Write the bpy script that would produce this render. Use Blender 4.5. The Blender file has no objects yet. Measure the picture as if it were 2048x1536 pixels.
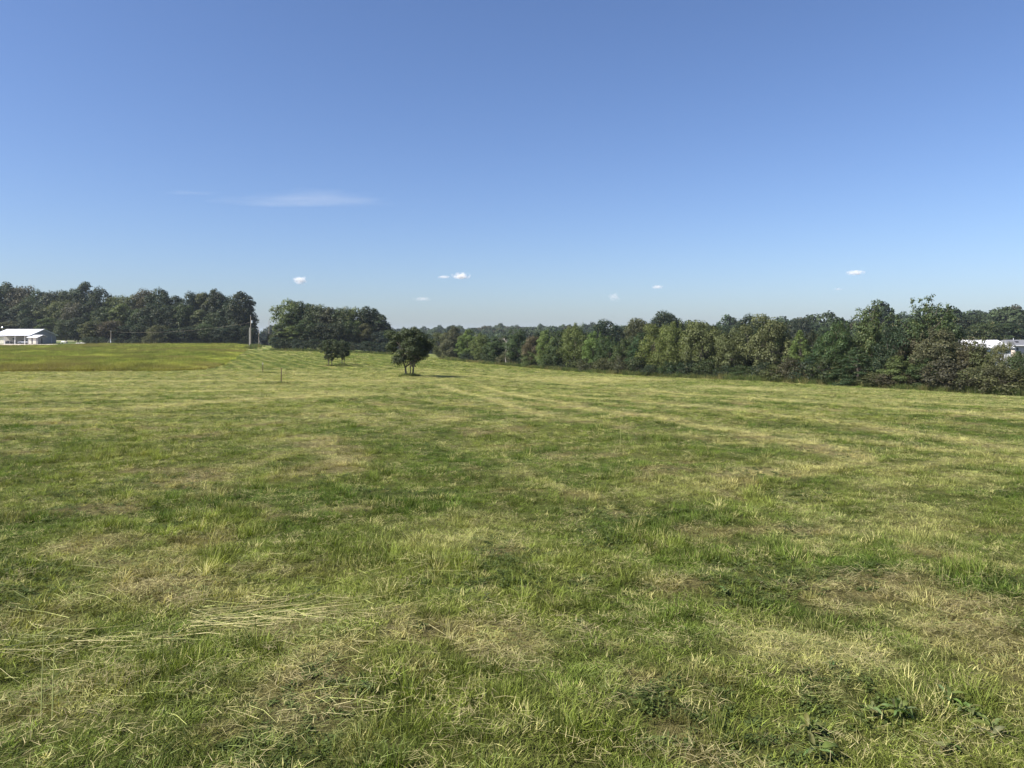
import bpy, math, random
import numpy as np
from mathutils import Vector

# ------------------------------------------------------------------ camera, sky, sun, exposure
SC = bpy.context.scene
COL = SC.collection
F, UC, VH, CH = 1500.0, 1024.0, 668.0, 1.6          # focal length and horizon of the photograph, eye height
cd = bpy.data.cameras.new('camera')
cd.sensor_width = 36.0
cd.lens = 36.0 * F / 2048
cd.shift_y = -100.0 / 2048
cd.clip_start = 0.05
cd.clip_end = 30000
cam = bpy.data.objects.new('camera', cd)
cam.location = (0, 0, CH)
cam.rotation_euler = (math.radians(90), 0, 0)
COL.objects.link(cam)
SC.camera = cam

SUN_EL, SUN_AZ = 44.0, -112.0                        # azimuth measured clockwise from +Y (left and a little behind)
world = bpy.data.worlds.new('World')
SC.world = world
world.use_nodes = True
wt = world.node_tree
wt.nodes.clear()
wo = wt.nodes.new('ShaderNodeOutputWorld')
bg = wt.nodes.new('ShaderNodeBackground')
sky = wt.nodes.new('ShaderNodeTexSky')
sky.sky_type = 'NISHITA'
sky.sun_disc = False
sky.sun_elevation = math.radians(SUN_EL)
sky.sun_rotation = math.radians(SUN_AZ)
sky.altitude = 200
sky.air_density = 1.0
sky.dust_density = 1.0
sky.ozone_density = 1.0
bg.inputs[1].default_value = 0.056
wb_ = wt.nodes.new('ShaderNodeMix')                   # camera white balance of the sky light
wb_.data_type = 'RGBA'
wb_.blend_type = 'MULTIPLY'
wb_.inputs[0].default_value = 1.0
wb_.inputs[7].default_value = (0.85, 0.99, 1.32, 1)
wt.links.new(sky.outputs[0], wb_.inputs[6])
wt.links.new(wb_.outputs[2], bg.inputs[0])
wt.links.new(bg.outputs[0], wo.inputs[0])

sl = bpy.data.lights.new('sun', 'SUN')
sl.energy = 5.0
sl.angle = math.radians(0.53)
sl.color = (1.0, 0.93, 0.82)
sun = bpy.data.objects.new('sun', sl)
az, el = math.radians(SUN_AZ), math.radians(SUN_EL)
sdir = Vector((math.sin(az) * math.cos(el), math.cos(az) * math.cos(el), math.sin(el)))
sun.rotation_euler = sdir.to_track_quat('Z', 'Y').to_euler()
sun.location = (-40, -15, 60)
COL.objects.link(sun)

SC.view_settings.view_transform = 'Standard'
SC.view_settings.look = 'None'
SC.view_settings.gamma = 1
SC.view_settings.exposure = 1.05
SC.cycles.use_denoising = True
SC.cycles.max_bounces = 8
SC.cycles.diffuse_bounces = 3
SC.cycles.volume_bounces = 2
SC.cycles.transmission_bounces = 4

rng = np.random.default_rng(11)
random.seed(5)


def PX(u, Y):
    return (u - UC) / F * Y


def PZ(v, Y):
    return CH - (v - VH) / F * Y


# ------------------------------------------------------------------ noise
def _hash(ix, iy, seed):
    h = (ix.astype(np.int64) * 374761393 + iy.astype(np.int64) * 668265263 + seed * 982451653) & 0xffffffff
    h = ((h ^ (h >> 13)) * 1274126177) & 0xffffffff
    h = h ^ (h >> 16)
    return (h & 0xffffff) / float(0xffffff)


def vnoise(x, y, seed=0):
    x = np.asarray(x, float); y = np.asarray(y, float)
    ix, iy = np.floor(x), np.floor(y)
    fx, fy = x - ix, y - iy
    fx = fx * fx * (3 - 2 * fx); fy = fy * fy * (3 - 2 * fy)
    a = _hash(ix, iy, seed); b = _hash(ix + 1, iy, seed)
    c = _hash(ix, iy + 1, seed); d = _hash(ix + 1, iy + 1, seed)
    return (a * (1 - fx) + b * fx) * (1 - fy) + (c * (1 - fx) + d * fx) * fy


def fbm(x, y, seed=0, octv=4):
    s, a, t = 0, 0.5, 0
    for i in range(octv):
        s = s + a * vnoise(x * 2 ** i + 17.3 * i, y * 2 ** i - 9.1 * i, seed + i)
        t += a
        a *= 0.5
    return s / t


def sstep(a, b, x):
    t = np.clip((x - a) / (b - a), 0, 1)
    return t * t * (3 - 2 * t)


# ------------------------------------------------------------------ terrain heights
NEAR = [(0, 0), (3, 0), (6, -0.05), (10, -0.16), (20, -0.55), (40, -1.5)]
COLS = {
    -500: [(60, -2.3), (90, -2.85), (160, -3.0), (230, -2.4), (300, -0.5), (500, 3), (900, 8), (1400, 0), (6000, -40)],
    0: [(60, -2.3), (90, -2.85), (120, -3.1), (160, -3.0), (200, -2.75), (230, -2.45), (243, -1.95), (250, -1.73), (262, -1.73), (275, -1.2), (300, -0.3), (340, 0), (600, 5), (900, 8), (1400, 0), (6000, -40)],
    200: [(60, -2.3), (90, -2.85), (120, -3.1), (160, -3.0), (200, -2.7), (230, -2.3), (250, -1.8), (300, -1.0), (600, 3), (900, 6), (1400, 0), (6000, -40)],
    420: [(60, -2.3), (90, -2.8), (120, -3.0), (160, -2.85), (200, -2.5), (230, -2.25), (260, -2.0), (600, 1), (900, -2), (6000, -40)],
    520: [(60, -2.3), (90, -2.9), (110, -3.05), (150, -2.85), (200, -2.35), (230, -1.93), (260, -2.2), (350, -4), (500, -3), (640, 4.0), (800, -5), (6000, -40)],
    660: [(60, -2.3), (90, -2.9), (110, -3.1), (150, -3.1), (190, -2.8), (240, -2.9), (400, -6), (800, 0), (6000, -40)],
    820: [(60, -2.15), (70, -2.32), (100, -2.95), (150, -3.5), (200, -3.9), (300, -6), (500, -6), (800, -0.5), (1000, -6), (6000, -40)],
    960: [(60, -2.2), (90, -3.1), (130, -3.85), (180, -4.6), (300, -6.5), (500, -5.5), (800, 3), (1000, -4), (6000, -40)],
    1100: [(60, -2.3), (90, -3.3), (116, -4.0), (150, -4.6), (300, -6), (500, -4.5), (750, 3), (950, -4), (6000, -40)],
    1300: [(60, -2.5), (86, -3.45), (110, -4.3), (150, -5), (300, -6), (450, -4), (650, 3.0), (900, -3), (6000, -40)],
    1500: [(60, -2.6), (69, -2.9), (100, -4.3), (150, -5), (300, -5.5), (420, -3), (560, 2.0), (800, 0), (6000, -40)],
    1700: [(40, -1.7), (60, -2.72), (90, -4.3), (130, -5), (280, -5), (380, -2), (500, 3.5), (800, 2), (6000, -40)],
    1900: [(40, -1.75), (54, -2.7), (80, -4.4), (120, -5), (220, -4.5), (320, -0.5), (440, 7), (700, 6), (6000, -40)],
    2060: [(40, -1.9), (52, -2.85), (80, -4.4), (120, -5), (200, -4), (300, 1), (430, 10), (700, 9), (6000, -40)],
    2600: [(35, -1.7), (50, -2.9), (80, -4.2), (120, -4.5), (200, -3), (300, 2), (430, 11), (700, 10), (6000, -40)],
}
_sg = np.linspace(-1.3, 1.3, 261)
_lg = np.linspace(math.log(0.3), math.log(7000), 500)
_us = sorted(COLS)
_prof = np.array([np.interp(np.exp(_lg), [p[0] for p in NEAR if p[0] < COLS[u][0][0]] + [p[0] for p in COLS[u]],
                            [p[1] for p in NEAR if p[0] < COLS[u][0][0]] + [p[1] for p in COLS[u]]) for u in _us])
_R = np.array([np.interp(_sg, [(u - UC) / F for u in _us], _prof[:, j]) for j in range(len(_lg))]).T


def _blur(a, n, axis):
    k = np.exp(-np.linspace(-2, 2, 2 * n + 1) ** 2); k /= k.sum()
    pad = [(0, 0), (0, 0)]; pad[axis] = (n, n)
    p = np.pad(a, pad, mode='edge')
    return np.apply_along_axis(lambda m: np.convolve(m, k, mode='valid'), axis, p)


_R = _blur(_blur(_R, 3, 0), 2, 1)


def base_h(x, y):
    return raw_h(x, y) + _lower(np.asarray(x, float), np.asarray(y, float))


def raw_h(x, y):
    x = np.asarray(x, float); y = np.asarray(y, float)
    th = np.clip(np.arctan2(x, y), -0.87, 0.87)
    r = np.hypot(x, y)
    s = np.tan(th)
    Y = np.maximum(r * np.cos(th), 0.31)
    fs = np.clip((s + 1.3) / 0.01, 0, 259.999)
    fl = np.clip((np.log(Y) - _lg[0]) / (_lg[1] - _lg[0]), 0, 498.999)
    i, j = fs.astype(int), fl.astype(int)
    a, b = fs - i, fl - j
    return (_R[i, j] * (1 - a) + _R[i + 1, j] * a) * (1 - b) + (_R[i, j + 1] * (1 - a) + _R[i + 1, j + 1] * a) * b


def _lower(x, y):
    r = np.hypot(x, y)
    return -6.5 * sstep(290, 420, r) * sstep(-0.42, -0.33, x / np.maximum(r, 1))


def H(x, y):
    x = np.asarray(x, float); y = np.asarray(y, float)
    h = base_h(x, y)
    h = h + (fbm(x / 3.1, y / 3.1, 3) - 0.5) * 0.16 + (fbm(x / 0.7, y / 0.7, 9, 3) - 0.5) * 0.09 * (1 - 0.6 * sstep(8, 30, np.hypot(x, y)))
    return h


def HZ(x, y):
    return float(H(np.array([x]), np.array([y]))[0])


def G(u, v, y0=1.5, y1=300):
    """ground point seen in a given direction"""
    Y = np.exp(np.linspace(math.log(y0), math.log(y1), 3000))
    d = base_h(PX(u, Y), Y) - PZ(v, Y)
    k = np.argmax(d > 0)
    return float(PX(u, Y[k])), float(Y[k])


# ------------------------------------------------------------------ mesh helpers
def mesh_np(name, V, Fq, mat=None, attrs=None, smooth=False):
    """V (n,3); Fq list of index arrays each (m,k)"""
    me = bpy.data.meshes.new(name)
    V = np.ascontiguousarray(V, dtype=np.float32)
    if not isinstance(Fq, (list, tuple)):
        Fq = [Fq]
    Fq = [f for f in Fq if len(f)]
    me.vertices.add(len(V))
    me.vertices.foreach_set('co', V.ravel())
    if Fq:
        loops = np.concatenate([f.ravel() for f in Fq]).astype(np.int32)
        sizes = np.concatenate([np.full(len(f), f.shape[1]) for f in Fq])
        starts = np.concatenate([[0], np.cumsum(sizes)[:-1]]).astype(np.int32)
        me.loops.add(len(loops))
        me.loops.foreach_set('vertex_index', loops)
        me.polygons.add(len(sizes))
        me.polygons.foreach_set('loop_start', starts)
    for k, a in (attrs or {}).items():
        a = np.ascontiguousarray(a, dtype=np.float32)
        if a.ndim == 1:
            at = me.attributes.new(k, 'FLOAT', 'POINT'); at.data.foreach_set('value', a)
        elif a.shape[1] == 3:
            at = me.attributes.new(k, 'FLOAT_VECTOR', 'POINT'); at.data.foreach_set('vector', a.ravel())
        else:
            at = me.attributes.new(k, 'FLOAT_COLOR', 'POINT'); at.data.foreach_set('color', a.ravel())
    me.update(calc_edges=True)
    if smooth and Fq:
        me.polygons.foreach_set('use_smooth', np.ones(len(me.polygons), dtype=bool))
    if mat:
        me.materials.append(mat)
    return me


def obj(name, me, parent=None, loc=None, link=True):
    o = bpy.data.objects.new(name, me)
    if link:
        COL.objects.link(o)
    if parent is not None:
        o.parent = parent
    if loc is not None:
        o.location = loc
    return o


def tag(o, label=None, cat=None, group=None, kind=None):
    if label: o['label'] = label
    if cat: o['category'] = cat
    if group: o['group'] = group
    if kind: o['kind'] = kind
    return o


def thing(name, loc, label, cat, group=None, rz=0.0):
    o = bpy.data.objects.new(name, None)
    o.empty_display_size = 0.2
    o.location = loc
    o.rotation_euler = (0, 0, rz)
    COL.objects.link(o)
    return tag(o, label, cat, group)


class MB:
    def __init__(s):
        s.v, s.f4, s.f3, s.fn = [], [], [], []

    def box(s, x0, x1, y0, y1, z0, z1):
        b = len(s.v)
        s.v += [(x, y, z) for z in (z0, z1) for (x, y) in ((x0, y0), (x1, y0), (x1, y1), (x0, y1))]
        s.f4 += [tuple(b + i for i in q) for q in ((3, 2, 1, 0), (4, 5, 6, 7), (0, 1, 5, 4), (1, 2, 6, 5), (2, 3, 7, 6), (3, 0, 4, 7))]
        return s

    def poly(s, pts):
        b = len(s.v); s.v += [tuple(p) for p in pts]
        s.fn.append(tuple(range(b, b + len(pts))))
        return s

    def prism(s, pts, d):
        """closed polygon pts (3d) extruded along d"""
        n = len(pts); b = len(s.v)
        s.v += [tuple(p) for p in pts] + [tuple(p[i] + d[i] for i in range(3)) for p in pts]
        s.fn.append(tuple(range(b + n - 1, b - 1, -1)))
        s.fn.append(tuple(range(b + n, b + 2 * n)))
        for i in range(n):
            j = (i + 1) % n
            s.f4.append((b + i, b + j, b + n + j, b + n + i))
        return s

    def tube(s, pts, rad, n=6, cap=True):
        pts = [Vector(p) for p in pts]
        b0 = None
        for i, p in enumerate(pts):
            t = (pts[min(i + 1, len(pts) - 1)] - pts[max(i - 1, 0)]).normalized()
            up = Vector((0, 0, 1)) if abs(t.z) < 0.9 else Vector((1, 0, 0))
            a = t.cross(up).normalized(); c = t.cross(a).normalized()
            r = rad[i] if hasattr(rad, '__len__') else rad
            b = len(s.v)
            for k in range(n):
                w = 2 * math.pi * k / n
                s.v.append(tuple(p + a * math.cos(w) * r + c * math.sin(w) * r))
            if b0 is not None:
                for k in range(n):
                    s.f4.append((b0 + k, b0 + (k + 1) % n, b + (k + 1) % n, b + k))
            elif cap:
                s.fn.append(tuple(b + k for k in range(n)))
            b0 = b
        if cap:
            s.fn.append(tuple(b0 + k for k in reversed(range(n))))
        return s

    def mesh(s, name, mat):
        me = bpy.data.meshes.new(name)
        me.from_pydata(s.v, [], s.f4 + s.f3 + s.fn)
        me.materials.append(mat)
        return me

    def build(s, name, mat, parent=None, loc=None):
        return obj(name, s.mesh(name, mat), parent, loc)


# ------------------------------------------------------------------ materials
def nmat(name):
    m = bpy.data.materials.new(name)
    m.use_nodes = True
    nt = m.node_tree
    for n in list(nt.nodes):
        if n.type != 'OUTPUT_MATERIAL':
            nt.nodes.remove(n)
    out = [n for n in nt.nodes if n.type == 'OUTPUT_MATERIAL'][0]
    return m, nt, out


def N(nt, t, **kw):
    n = nt.nodes.new(t)
    for k, v in kw.items():
        if k == 'ins':
            for a, b in v.items():
                n.inputs[a].default_value = b
        else:
            setattr(n, k, v)
    return n


def flat(name, col, rough=0.6, metal=0.0, scale=8.0, var=0.12, bump=0.0, spec=0.3):
    m, nt, out = nmat(name)
    b = N(nt, 'ShaderNodeBsdfPrincipled', ins={'Roughness': rough, 'Metallic': metal, 'Specular IOR Level': spec})
    tc = N(nt, 'ShaderNodeTexCoord')
    nz = N(nt, 'ShaderNodeTexNoise', ins={'Scale': scale, 'Detail': 5.0})
    nt.links.new(tc.outputs['Object'], nz.inputs['Vector'])
    mx = N(nt, 'ShaderNodeMix', data_type='RGBA')
    mx.inputs[6].default_value = (*[c * (1 - var) for c in col], 1)
    mx.inputs[7].default_value = (*[min(1, c * (1 + var)) for c in col], 1)
    nt.links.new(nz.outputs[0], mx.inputs[0])
    nt.links.new(mx.outputs[2], b.inputs['Base Color'])
    if bump:
        bp = N(nt, 'ShaderNodeBump', ins={'Strength': bump, 'Distance': 0.02})
        nt.links.new(nz.outputs[0], bp.inputs['Height'])
        nt.links.new(bp.outputs[0], b.inputs['Normal'])
    nt.links.new(b.outputs[0], out.inputs[0])
    return m


def leafy(name, src, trans=0.3, rough=0.5, spec=0.35, straw=(0.36, 0.31, 0.15)):
    """src 'object' (object colour) or 'instancer' (attribute tint of the scatter point).
    vertex attribute bc: x random per blade/leaf, y second random, z along the blade."""
    m, nt, out = nmat(name)
    L = nt.links.new
    if src == 'object':
        oi = N(nt, 'ShaderNodeObjectInfo'); basec = oi.outputs['Color']
    else:
        at = N(nt, 'ShaderNodeAttribute', attribute_type='INSTANCER', attribute_name='tint'); basec = at.outputs['Color']
    bc = N(nt, 'ShaderNodeAttribute', attribute_type='GEOMETRY', attribute_name='bc')
    sp = N(nt, 'ShaderNodeSeparateXYZ'); L(bc.outputs['Vector'], sp.inputs[0])
    mr = N(nt, 'ShaderNodeMapRange', ins={'To Min': 0.6, 'To Max': 1.45}); L(sp.outputs[0], mr.inputs[0])
    sc = N(nt, 'ShaderNodeVectorMath', operation='SCALE'); L(basec, sc.inputs[0]); L(mr.outputs[0], sc.inputs['Scale'])
    mr2 = N(nt, 'ShaderNodeMapRange', ins={'From Min': 0.0, 'From Max': 1.0, 'To Min': 0.8, 'To Max': 1.25}); L(sp.outputs[1], mr2.inputs[0])
    sc2 = N(nt, 'ShaderNodeVectorMath', operation='SCALE'); L(sc.outputs[0], sc2.inputs[0]); L(mr2.outputs[0], sc2.inputs['Scale'])
    # some blades / leaves have yellowed
    st = N(nt, 'ShaderNodeMapRange', ins={'From Min': 0.86, 'From Max': 0.97, 'To Min': 0.0, 'To Max': 0.55}); L(sp.outputs[1], st.inputs[0])
    mx = N(nt, 'ShaderNodeMix', data_type='RGBA'); L(st.outputs[0], mx.inputs[0]); L(sc2.outputs[0], mx.inputs[6])
    mx.inputs[7].default_value = (*straw, 1)
    b = N(nt, 'ShaderNodeBsdfPrincipled', ins={'Roughness': rough, 'Specular IOR Level': spec})
    L(mx.outputs[2], b.inputs['Base Color'])
    tr = N(nt, 'ShaderNodeBsdfTranslucent')
    tc = N(nt, 'ShaderNodeMix', data_type='RGBA', blend_type='MULTIPLY', ins={0: 1.0})
    L(mx.outputs[2], tc.inputs[6]); tc.inputs[7].default_value = (1.25, 1.3, 0.55, 1)
    L(tc.outputs[2], tr.inputs[0])
    ms = N(nt, 'ShaderNodeMixShader', ins={0: trans}); L(b.outputs[0], ms.inputs[1]); L(tr.outputs[0], ms.inputs[2])
    L(ms.outputs[0], out.inputs[0])
    return m


M_BLADE = leafy('grass_blade', 'instancer', 0.3, 0.6, 0.1)
M_LEAFI = leafy('forest_leaf', 'instancer', 0.15, 0.7, 0.1, (0.06, 0.07, 0.035))
M_LEAF = leafy('tree_leaf', 'object', 0.28, 0.55, 0.22, (0.15, 0.13, 0.05))
M_GLOSS = leafy('glossy_leaf', 'object', 0.25, 0.5, 0.15, (0.10, 0.10, 0.05))
M_WEED = leafy('weed_leaf', 'object', 0.3, 0.5, 0.2, (0.2, 0.22, 0.08))
M_BARK = flat('bark', (0.10, 0.085, 0.07), 0.9, scale=14, var=0.35, bump=0.6)
M_PALEBARK = flat('bleached_bark', (0.42, 0.39, 0.34), 0.85, scale=14, var=0.2)
M_STEM = flat('green_stem', (0.16, 0.19, 0.07), 0.6, scale=30, var=0.2)
M_REED = flat('cut_reed', (0.42, 0.44, 0.16), 0.5, scale=9, var=0.35)
M_WHITE = flat('white_paint', (0.78, 0.78, 0.77), 0.5, scale=3, var=0.04)
M_ROOFW = flat('white_metal_roof', (0.80, 0.81, 0.83), 0.35, 0.0, scale=1.2, var=0.05, spec=0.6)
M_CREAM = flat('cream_siding', (0.66, 0.62, 0.55), 0.7, scale=2, var=0.05)
M_SHADEWALL = flat('shade_darkened_siding', (0.30, 0.29, 0.28), 0.8, scale=2, var=0.1)  # pale wall colour darkened to stand in for carport shade
M_GREY = flat('shade_toned_grey_siding', (0.30, 0.30, 0.31), 0.7, scale=2, var=0.06)  # deepened for the shaded house gable; door, shed and wing share it
M_SHINGLE = flat('grey_shingle', (0.14, 0.145, 0.16), 0.9, scale=12, var=0.25)
M_PALESH = flat('pale_grey_shingle', (0.20, 0.20, 0.21), 0.9, scale=12, var=0.25)
M_DARK = flat('dark_trim', (0.03, 0.03, 0.035), 0.6, scale=4, var=0.2)
M_GLASS = flat('window_glass', (0.02, 0.025, 0.03), 0.08, scale=2, var=0.1, spec=0.8)
M_TYRE = flat('tyre_rubber', (0.02, 0.02, 0.02), 0.85, scale=9)
M_RIM = flat('wheel_rim', (0.55, 0.56, 0.58), 0.3, 0.8)
M_CARP = flat('car_paint', (0.70, 0.71, 0.73), 0.25, 0.0, scale=1, var=0.02, spec=0.7)
M_WOODP = flat('weathered_pole', (0.30, 0.26, 0.21), 0.9, scale=6, var=0.25)
M_CONC = flat('pale_weathered_post', (0.42, 0.40, 0.36), 0.85, scale=6, var=0.12)
M_RUST = flat('rusty_post', (0.10, 0.06, 0.045), 0.8, scale=12, var=0.3)
M_GREENP = flat('post_green_paint', (0.03, 0.06, 0.04), 0.6, scale=12, var=0.3)
M_STONE = flat('pale_stone', (0.50, 0.48, 0.44), 0.9, scale=3, var=0.15)
M_GALV = flat('galvanised', (0.62, 0.64, 0.66), 0.4, 0.4, scale=5, var=0.1)
M_SEAT = flat('black_vinyl', (0.02, 0.02, 0.022), 0.5)
M_QUAD = flat('dark_blue_plastic', (0.03, 0.04, 0.08), 0.4)
M_BROWN = flat('brown_board', (0.14, 0.09, 0.07), 0.8)

# ------------------------------------------------------------------ field map: what grows where
DRY = []      # (x, y, rx, ry, amount, kind) kind 0 straw yellow, 1 pink-brown thatch
for (u, v, du, dv, a, k) in [
        (895, 838, 60, 9, 1.0, 0), (570, 884, 80, 12, .55, 0), (600, 940, 55, 25, .7, 1), (215, 1090, 110, 30, .9, 1),
        (430, 985, 60, 26, .8, 1), (262, 1020, 35, 9, 1.0, 1), (1155, 995, 60, 14, .9, 1), (1030, 955, 60, 12, .5, 0), (1240, 1024, 25, 10, .9, 1),
        (1600, 1062, 90, 12, .9, 1), (1450, 1083, 45, 8, .9, 1), (1300, 1375, 90, 30, .9, 1), (835, 1365, 50, 24, .9, 1),
        (660, 790, 130, 9, .6, 0), (800, 762, 160, 6, .7, 0), (1150, 760, 160, 5, .9, 0), (1480, 777, 90, 5, .9, 0), (1250, 758, 120, 4, .8, 0),
        (1650, 1290, 200, 60, .75, 0), (1890, 1230, 140, 50, .55, 0), (1700, 860, 60, 6, .5, 1), (1640, 905, 60, 10, .6, 0), (1580, 935, 90, 12, .45, 0),
        (1930, 1480, 60, 20, .7, 1), (130, 1400, 130, 60, .5, 0), (420, 1480, 80, 30, .7, 1), (60, 1240, 130, 50, .5, 1), (330, 1190, 170, 35, .6, 0),
        (780, 1240, 80, 24, .6, 1), (1220, 1305, 40, 14, .8, 1), (900, 1085, 160, 30, .45, 0), (950, 1040, 130, 20, .4, 0), (40, 1030, 60, 15, .5, 1),
        (560, 1130, 180, 26, .4, 1), (1700, 1215, 80, 18, .5, 0), (2000, 1130, 60, 30, .4, 1), (1380, 880, 60, 9, .5, 1), (1880, 1290, 60, 14, .8, 1),
        (1020, 1345, 60, 14, .5, 1), (1430, 1360, 80, 24, .6, 1), (700, 1500, 90, 25, .4, 0)]:
    x, y = G(u, v)
    x1, y1 = G(u, v - dv)
    DRY.append((x, y, du / F * y * (.8 if k else 1), max(0.12, abs(y1 - y)) * (.8 if k else 1), a * (.62 if k else .78), k))
LINES = []    # rows of dropped hay, as ground polylines
for pts, w, a in [
        ([(960, 772), (1060, 798), (1200, 822), (1330, 840), (1450, 864), (1560, 884), (1640, 897), (1690, 905)], 0.38, 1.0),
        ([(1690, 905), (1700, 925), (1600, 940), (1480, 945)], 0.35, .75),
        ([(880, 770), (960, 795), (1040, 818), (1100, 835)], 0.35, .9),
        ([(1000, 930), (1060, 960), (1130, 985), (1240, 1022)], 0.11, .45),
        ([(640, 880), (660, 905), (700, 930)], 0.2, .5),
        ([(900, 745), (1100, 765), (1400, 790), (1700, 812), (2048, 838)], 0.6, .8),
        ([(1100, 790), (1400, 815), (1700, 850), (2048, 905)], 0.45, .75),
        ([(1500, 790), (1750, 803), (2048, 818)], 0.6, .7),
        ([(0, 822), (250, 820), (500, 800), (760, 790)], 0.9, .8),
        ([(0, 790), (300, 786), (560, 780)], 1.0, .8),
        ([(0, 763), (400, 762), (700, 760)], 1.3, .85),
        ([(1450, 890), (1650, 880), (1850, 900), (2048, 925)], 0.3, .6),
        ([(1750, 945), (1900, 925), (2048, 930)], 0.25, .5),
        ([(300, 980), (480, 930), (640, 900)], 0.22, .4)]:
    P = [G(u, v) for u, v in pts]
    LINES.append((np.array(P), w, a))


def field(x, y):
    """returns straw amount, thatch amount, green depth 0..1, height factor"""
    x = np.asarray(x, float); y = np.asarray(y, float)
    wx = x + (fbm(x / 2.0, y / 2.0, 21) - 0.5) * 1.4
    wy = y + (fbm(x / 2.0, y / 2.0, 31) - 0.5) * 1.4
    r = np.hypot(x, y)
    straw = np.zeros_like(x); thatch = np.zeros_like(x)
    for (cx, cy, rx, ry, a, k) in DRY:
        m = min(1.0, r.max())
        warp = min(0.5, rx)
        d = np.hypot((x + (wx - x) * warp - cx) / rx, (y + (wy - y) * warp - cy) / ry)
        f = a * (1 - sstep(0.35, 1.25, d))
        if k == 0: straw = np.maximum(straw, f)
        else: thatch = np.maximum(thatch, f)
    for P, w, a in LINES:
        dm = np.full_like(x, 1e9); w = w * .85; a = a * 1.25
        for i in range(len(P) - 1):
            ax, ay = P[i]; bx, by = P[i + 1]
            t = np.clip(((x - ax) * (bx - ax) + (y - ay) * (by - ay)) / ((bx - ax) ** 2 + (by - ay) ** 2), 0, 1)
            dm = np.minimum(dm, np.hypot(wx * .25 + x * .75 - ax - t * (bx - ax), wy * .25 + y * .75 - ay - t * (by - ay)))
        brk = 0.5 + 0.8 * fbm(x / 1.3, y / 1.3, 77)
        straw = np.maximum(straw, a * brk * (1 - sstep(w * 0.4, w * 1.5, dm)))
    # mower passes: right of the lone tree along the hedge, left along the tall grass
    q1 = (x * 0.907 + y * 0.42) + (fbm(x / 9, y / 9, 41) - 0.5) * 2.0
    s1 = sstep(0.55, 0.95, 0.5 + 0.5 * np.cos(q1 * 2 * math.pi / 2.3))
    q2 = y + (fbm(x / 11, y / 11, 43) - 0.5) * 3.0
    s2 = sstep(0.5, 0.95, 0.5 + 0.5 * np.cos(q2 * 2 * math.pi / 2.8))
    left = sstep(0.0, -6.0, x + 0.12 * y) * sstep(96, 88, y)
    st = s1 * (1 - left) + s2 * left
    clump = fbm(x / 0.9, y / 0.9, 51)
    big = fbm(x / 5.0, y / 5.0, 61, 3)
    amt = sstep(7, 24, r) * 0.55
    straw = np.maximum(straw, st * amt * (0.35 + 0.65 * sstep(0.3, 0.55, clump)) * (0.45 + 0.75 * sstep(.35, .65, big)))
    # hay lying over the far part of the near field
    band = sstep(36, 52, y) * sstep(100, 86, y) * (1 - sstep(-12, 14, x - (y - 60) * .1))
    straw = np.maximum(straw, band * (0.08 + 0.5 * sstep(0.42, 0.66, clump)))
    straw = np.maximum(straw, 0.45 * sstep(0.56, 0.72, fbm(x / 1.7, y / 1.7, 71)) * sstep(0.42, 0.6, big))
    thatch = np.maximum(thatch, 0.55 * sstep(0.60, 0.74, fbm(x / 0.8, y / 0.8, 81)))
    green = sstep(0.35, 0.65, fbm(x / 2.6, y / 2.6, 91)) * 0.6 + 0.4 * sstep(.4, .6, fbm(x / 0.6, y / 0.6, 95, 3))
    green = np.clip(green + (0.5 - st) * 0.9 * amt, 0, 1)
    tall = sstep(0.45, 0.75, fbm(x / 0.42, y / 0.42, 101, 3))
    return np.clip(straw, 0, 1), np.clip(thatch, 0, 1), green, tall


def tint_of(straw, thatch, green, rnd):
    g1 = np.array([0.074, 0.120, 0.019]); g2 = np.array([0.165, 0.198, 0.042])
    g = g1[None] * green[:, None] + g2[None] * (1 - green[:, None])
    sc = np.array([0.44, 0.41, 0.17]); tc = np.array([0.38, 0.27, 0.15])
    s = np.clip(straw * (0.5 + 1.0 * rnd), 0, 1)[:, None]
    t = np.clip(thatch * (0.5 + 0.9 * rnd[::-1]), 0, 1)[:, None]
    c = g * (1 - s) + sc[None] * s
    return c * (1 - t) + tc[None] * t


# tall hay meadow outline: inside -> 1
EDGE_Y = [86.5, 88, 92, 99, 112, 128, 145, 165, 190, 226, 245]
EDGE_X = [PX(-2000, 86), PX(340, 88), PX(400, 92), PX(425, 99), PX(445, 112), PX(458, 128), PX(468, 145), PX(480, 165), PX(492, 190), PX(500, 226), PX(500, 245)]


def in_tall(x, y):
    x = x + (fbm(x / 3, y / 4, 601) - .5) * 2.4
    y = y + (fbm(x / 2.5, y / 5, 611) - .5) * 2.6
    ex = np.interp(y, EDGE_Y, EDGE_X)
    far = np.interp(x, [-400, PX(0, 232), PX(140, 234), PX(200, 240), 0], [230, 230, 234, 243, 243])
    return (x < ex) & (y > 86.5) & (y < far)


# ------------------------------------------------------------------ ground sheet
M_GRD, nt, out = nmat('field_ground')
at = N(nt, 'ShaderNodeAttribute', attribute_type='GEOMETRY', attribute_name='gc')
tcn = N(nt, 'ShaderNodeNewGeometry')
n1 = N(nt, 'ShaderNodeTexNoise', ins={'Scale': 38.0, 'Detail': 6.0, 'Roughness': 0.7})
n2 = N(nt, 'ShaderNodeTexNoise', ins={'Scale': 4.0, 'Detail': 8.0, 'Roughness': 0.75})
for n in (n1, n2): nt.links.new(tcn.outputs['Position'], n.inputs['Vector'])
mr = N(nt, 'ShaderNodeMapRange', ins={'From Min': 0.3, 'From Max': 0.7, 'To Min': 0.55, 'To Max': 1.4}); nt.links.new(n1.outputs[0], mr.inputs[0])
mr2 = N(nt, 'ShaderNodeMapRange', ins={'From Min': 0.3, 'From Max': 0.7, 'To Min': 0.7, 'To Max': 1.3}); nt.links.new(n2.outputs[0], mr2.inputs[0])
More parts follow.
